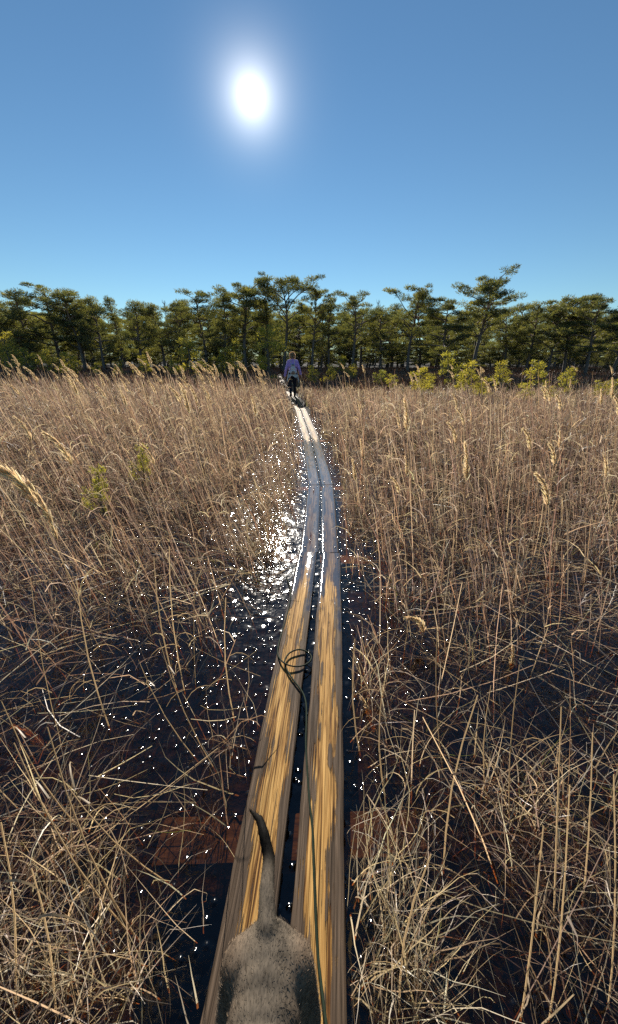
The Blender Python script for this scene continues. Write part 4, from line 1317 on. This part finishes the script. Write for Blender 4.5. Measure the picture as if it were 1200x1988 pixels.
# --- walker, seen from behind
def make_person():
    root = empty('person')
    y = 16.2; x = -0.645
    z = float(top_z(y)) + 0.004
    root.location = (x, y, z); root.rotation_euler = (0, 0, 0.12); root.scale = (0.93, 0.93, 0.97)
    tag(root, 'person in a purple sweater and dark trousers walking away along the boards', 'person')
    SH = 1.36
    # body under the clothes, one skin from head to feet
    def hand(segs, wrist, dirv, thumb):
        w = Vector(wrist); d = Vector(dirv).normalized(); s_ = Vector(thumb).normalized()
        palm = w + d * 0.075
        segs.append((w, 0.024, palm, 0.030))
        for i, (off, ln) in enumerate(((-0.026, .058), (-0.009, .072), (0.009, .078), (0.026, .070))):
            a = palm + s_ * off; k = a + d * ln * .55; e = k + (d + Vector((0, 0.5, 0))).normalized() * ln * .5
            segs.append((a, 0.010, k, 0.0095)); segs.append((k, 0.0095, e, 0.008))
        t0 = w + d * 0.03 + s_ * 0.03; t1 = t0 + (d + s_).normalized() * 0.04
        segs.append((t0, 0.012, t1, 0.010)); segs.append((t1, 0.010, t1 + d * 0.03, 0.009))
    LW, RW = (-0.335, 0.05, 0.80), (0.36, 0.04, 0.86)
    LE, RE = (-0.285, -0.03, 1.06), (0.275, -0.05, 1.08)
    arms = [((-0.175, 0, SH), 0.055, LE, 0.043), (LE, 0.041, LW, 0.029), ((0.175, 0, SH), 0.055, RE, 0.043), (RE, 0.041, RW, 0.029)]
    LA, RA = (-0.10, -0.05, 0.09), (0.085, 0.16, 0.085)
    LK, RK = (-0.105, 0.02, 0.47), (0.09, 0.12, 0.48)
    legs = [((-0.09, 0, 0.86), 0.088, LK, 0.060), (LK, 0.057, LA, 0.040), ((0.09, 0, 0.86), 0.088, RK, 0.060), (RK, 0.057, RA, 0.040)]
    torso = [((-0.07, 0, 0.90), 0.105, (0.07, 0, 0.90), 0.105), ((0, 0, 0.92), 0.12, (0, 0, 1.10), 0.115), ((-0.05, 0, 1.22), 0.115, (0.05, 0, 1.22), 0.115), ((-0.14, 0, SH), 0.062, (0.14, 0, SH), 0.062)]
    neck = [((0, 0.0, 1.38), 0.058, (0, 0.02, 1.48), 0.052)]
    feet = [((-0.10, -0.06, 0.045), 0.042, (-0.105, 0.12, 0.04), 0.036), ((0.085, 0.15, 0.045), 0.042, (0.09, 0.33, 0.04), 0.036)]
    bseg = arms + legs + torso + neck + feet
    hand(bseg, LW, (-0.1, 0.12, -1), (0, 1, 0)); hand(bseg, RW, (0.35, 0.1, -1), (0, 1, 0))
    head = [((0, 0.03, 1.575), (0.078, 0.095, 0.115)), ((0, 0.075, 1.53), (0.055, 0.06, 0.07)), ((0, 0.130, 1.56), (0.012, 0.02, 0.022)),
            ((-0.08, 0.03, 1.56), (0.012, 0.02, 0.03)), ((0.08, 0.03, 1.56), (0.012, 0.02, 0.03))]
    link('body', capsule_mesh(bseg, 0.0075, 3, head), root, principled('skin', (0.50, 0.30, 0.22), 0.5))
    for sx in (-1, 1):
        bm = bmesh.new(); bmesh.ops.create_uvsphere(bm, u_segments=8, v_segments=6, radius=0.012)
        me = bpy.data.meshes.new('eye'); bm.to_mesh(me); bm.free()
        e = link('eye', me, root, principled('eye', (0.05, 0.04, 0.04), 0.2)); e.location = (sx * 0.032, 0.118, 1.58)
    grow = lambda segs, g: [(a, ra + g, b, rb + g) for (a, ra, b, rb) in segs]
    sweater = [((-0.175, 0, SH), 0.070, LE, 0.060), (LE, 0.058, (-0.332, 0.045, 0.825), 0.046), ((0.175, 0, SH), 0.070, RE, 0.060), (RE, 0.058, (0.352, 0.035, 0.885), 0.046)]
    sweater += grow(torso[1:], 0.020) + [((0, 0, 1.38), 0.072, (0, 0.01, 1.44), 0.062)]
    link('sweater', capsule_mesh(sweater, 0.010, 4), root, principled('purple_knit', (0.38, 0.26, 0.62), 0.85, 0.1, 60, 0.3, sheen=0.4))
    trousers = grow(legs, 0.014) + grow(torso[:1], 0.016)
    link('trousers', capsule_mesh(trousers, 0.010, 4), root, principled('dark_trousers', (0.016, 0.017, 0.026), 0.8, 0.2, 40, 0.3))
    for f in feet:
        sh = [(f[0], f[1] + 0.010, f[2], f[3] + 0.010), (f[0], 0.05, Vector(f[0]) + Vector((0, 0.01, 0.09)), 0.052)]
        link('boot', capsule_mesh(sh, 0.008, 3, ()), root, principled('boot_leather', (0.02, 0.017, 0.015), 0.6))
    # curly hair: a cap of fine curled strands
    mb = MB(); N = 2600
    d = unit(rng.normal(0, 1, (N, 3)))
    k = (d[:, 1] < 0.35) | (d[:, 2] > 0.35); k &= d[:, 2] > -0.75; d = d[k]; N = len(d)
    base = np.array([0, 0.025, 1.585]) + d * np.array([0.082, 0.098, 0.115])
    P = np.zeros((N, 5, 3)); P[:, 0] = base
    dd = unit(d + rng.normal(0, 0.5, (N, 3)))
    for j in range(1, 5):
        dd = unit(dd + rng.normal(0, 0.75, (N, 3)) + d * 0.15 + np.array([0, 0, -0.18]))
        P[:, j] = P[:, j - 1] + dd * 0.019
    ribbons(mb, P, np.full(N, 0.006), pick(N, np.array([[0.45, 0.32, 0.2], [0.55, 0.42, 0.28], [0.3, 0.2, 0.12]]), 0.2), taper=0.5)
    link('hair', mb.mesh('hair', leafy('hair', trans=0.45, gloss=0.12, rough=0.3, tcol=(1.3, 1.15, 0.9))), root)
    # jacket knotted round the waist, hanging to both sides and behind
    mb = MB()
    def cloth(a0, a1, z0, z1, r0, r1, seed, hang=0.0):
        n, m = 14, 8; V = []
        for j in range(m):
            for i in range(n):
                t, s_ = i / (n - 1), j / (m - 1)
                a = a0 + (a1 - a0) * t
                r = r0 + (r1 - r0) * s_ + 0.018 * math.sin(t * 19 + seed) * s_
                zz = z0 + (z1 - z0) * s_ * (1 + hang * math.sin(t * 9 + seed))
                V.append((math.cos(a) * r * 1.12, math.sin(a) * r * 0.85, zz))
        idx = np.array([[j * n + i, j * n + i + 1, (j + 1) * n + i + 1, (j + 1) * n + i] for j in range(m - 1) for i in range(n - 1)])
        mb.add(np.array(V), idx)
    cloth(math.pi * 1.08, math.pi * 1.92, 1.0, 0.78, 0.15, 0.175, 1.0, 0.22)
    cloth(math.pi * 1.90, math.pi * 2.08, 1.0, 0.60, 0.15, 0.22, 3.0, 0.1)
    cloth(math.pi * 0.94, math.pi * 1.10, 1.0, 0.62, 0.15, 0.21, 5.0, 0.1)
    jk = link('tied_jacket', mb.mesh('tied_jacket', principled('grey_blue_nylon', (0.42, 0.48, 0.52), 0.6, 0.3, 12, 0.3)), root)
    so = jk.modifiers.new('thickness', 'SOLIDIFY'); so.thickness = 0.008
    # rucksack, carried by the person
    bp = empty('backpack', (x, y, z), 0.12); bp.scale = (0.93, 0.93, 0.97)
    tag(bp, 'small pale grey backpack on the back of the person in purple', 'backpack')
    pack = capsule_mesh([((-0.05, -0.175, 0.97), 0.085, (0.05, -0.175, 0.97), 0.085), ((-0.04, -0.165, 1.10), 0.075, (0.04, -0.165, 1.10), 0.075), ((-0.025, -0.155, 1.22), 0.06, (0.025, -0.155, 1.22), 0.06)], 0.010, 5)
    m_pk = principled('grey_canvas', (0.5, 0.53, 0.57), 0.7, 0.2, 30, 0.25)
    link('bag', pack, bp, m_pk)
    link('pocket', capsule_mesh([((-0.05, -0.245, 0.93), 0.036, (0.05, -0.245, 0.93), 0.036), ((-0.04, -0.238, 0.98), 0.03, (0.04, -0.238, 0.98), 0.03)], 0.008, 4), bp, principled('brown_pocket', (0.24, 0.15, 0.11), 0.7))
    link('flap', capsule_mesh([((-0.03, -0.195, 1.235), 0.034, (0.03, -0.195, 1.235), 0.034)], 0.008, 4), bp, principled('blue_flap', (0.13, 0.16, 0.2), 0.7))
    for sx in (-1, 1):
        mb = MB(); tube1(mb, smooth_path([(sx * 0.06, -0.12, 1.26), (sx * 0.10, -0.05, 1.44), (sx * 0.11, 0.07, 1.42), (sx * 0.12, 0.15, 1.25), (sx * 0.15, 0.05, 1.05), (sx * 0.09, -0.13, 0.94)], 5), 0.013, sides=6)
        link('strap', mb.mesh('strap', m_pk), bp)
make_person()
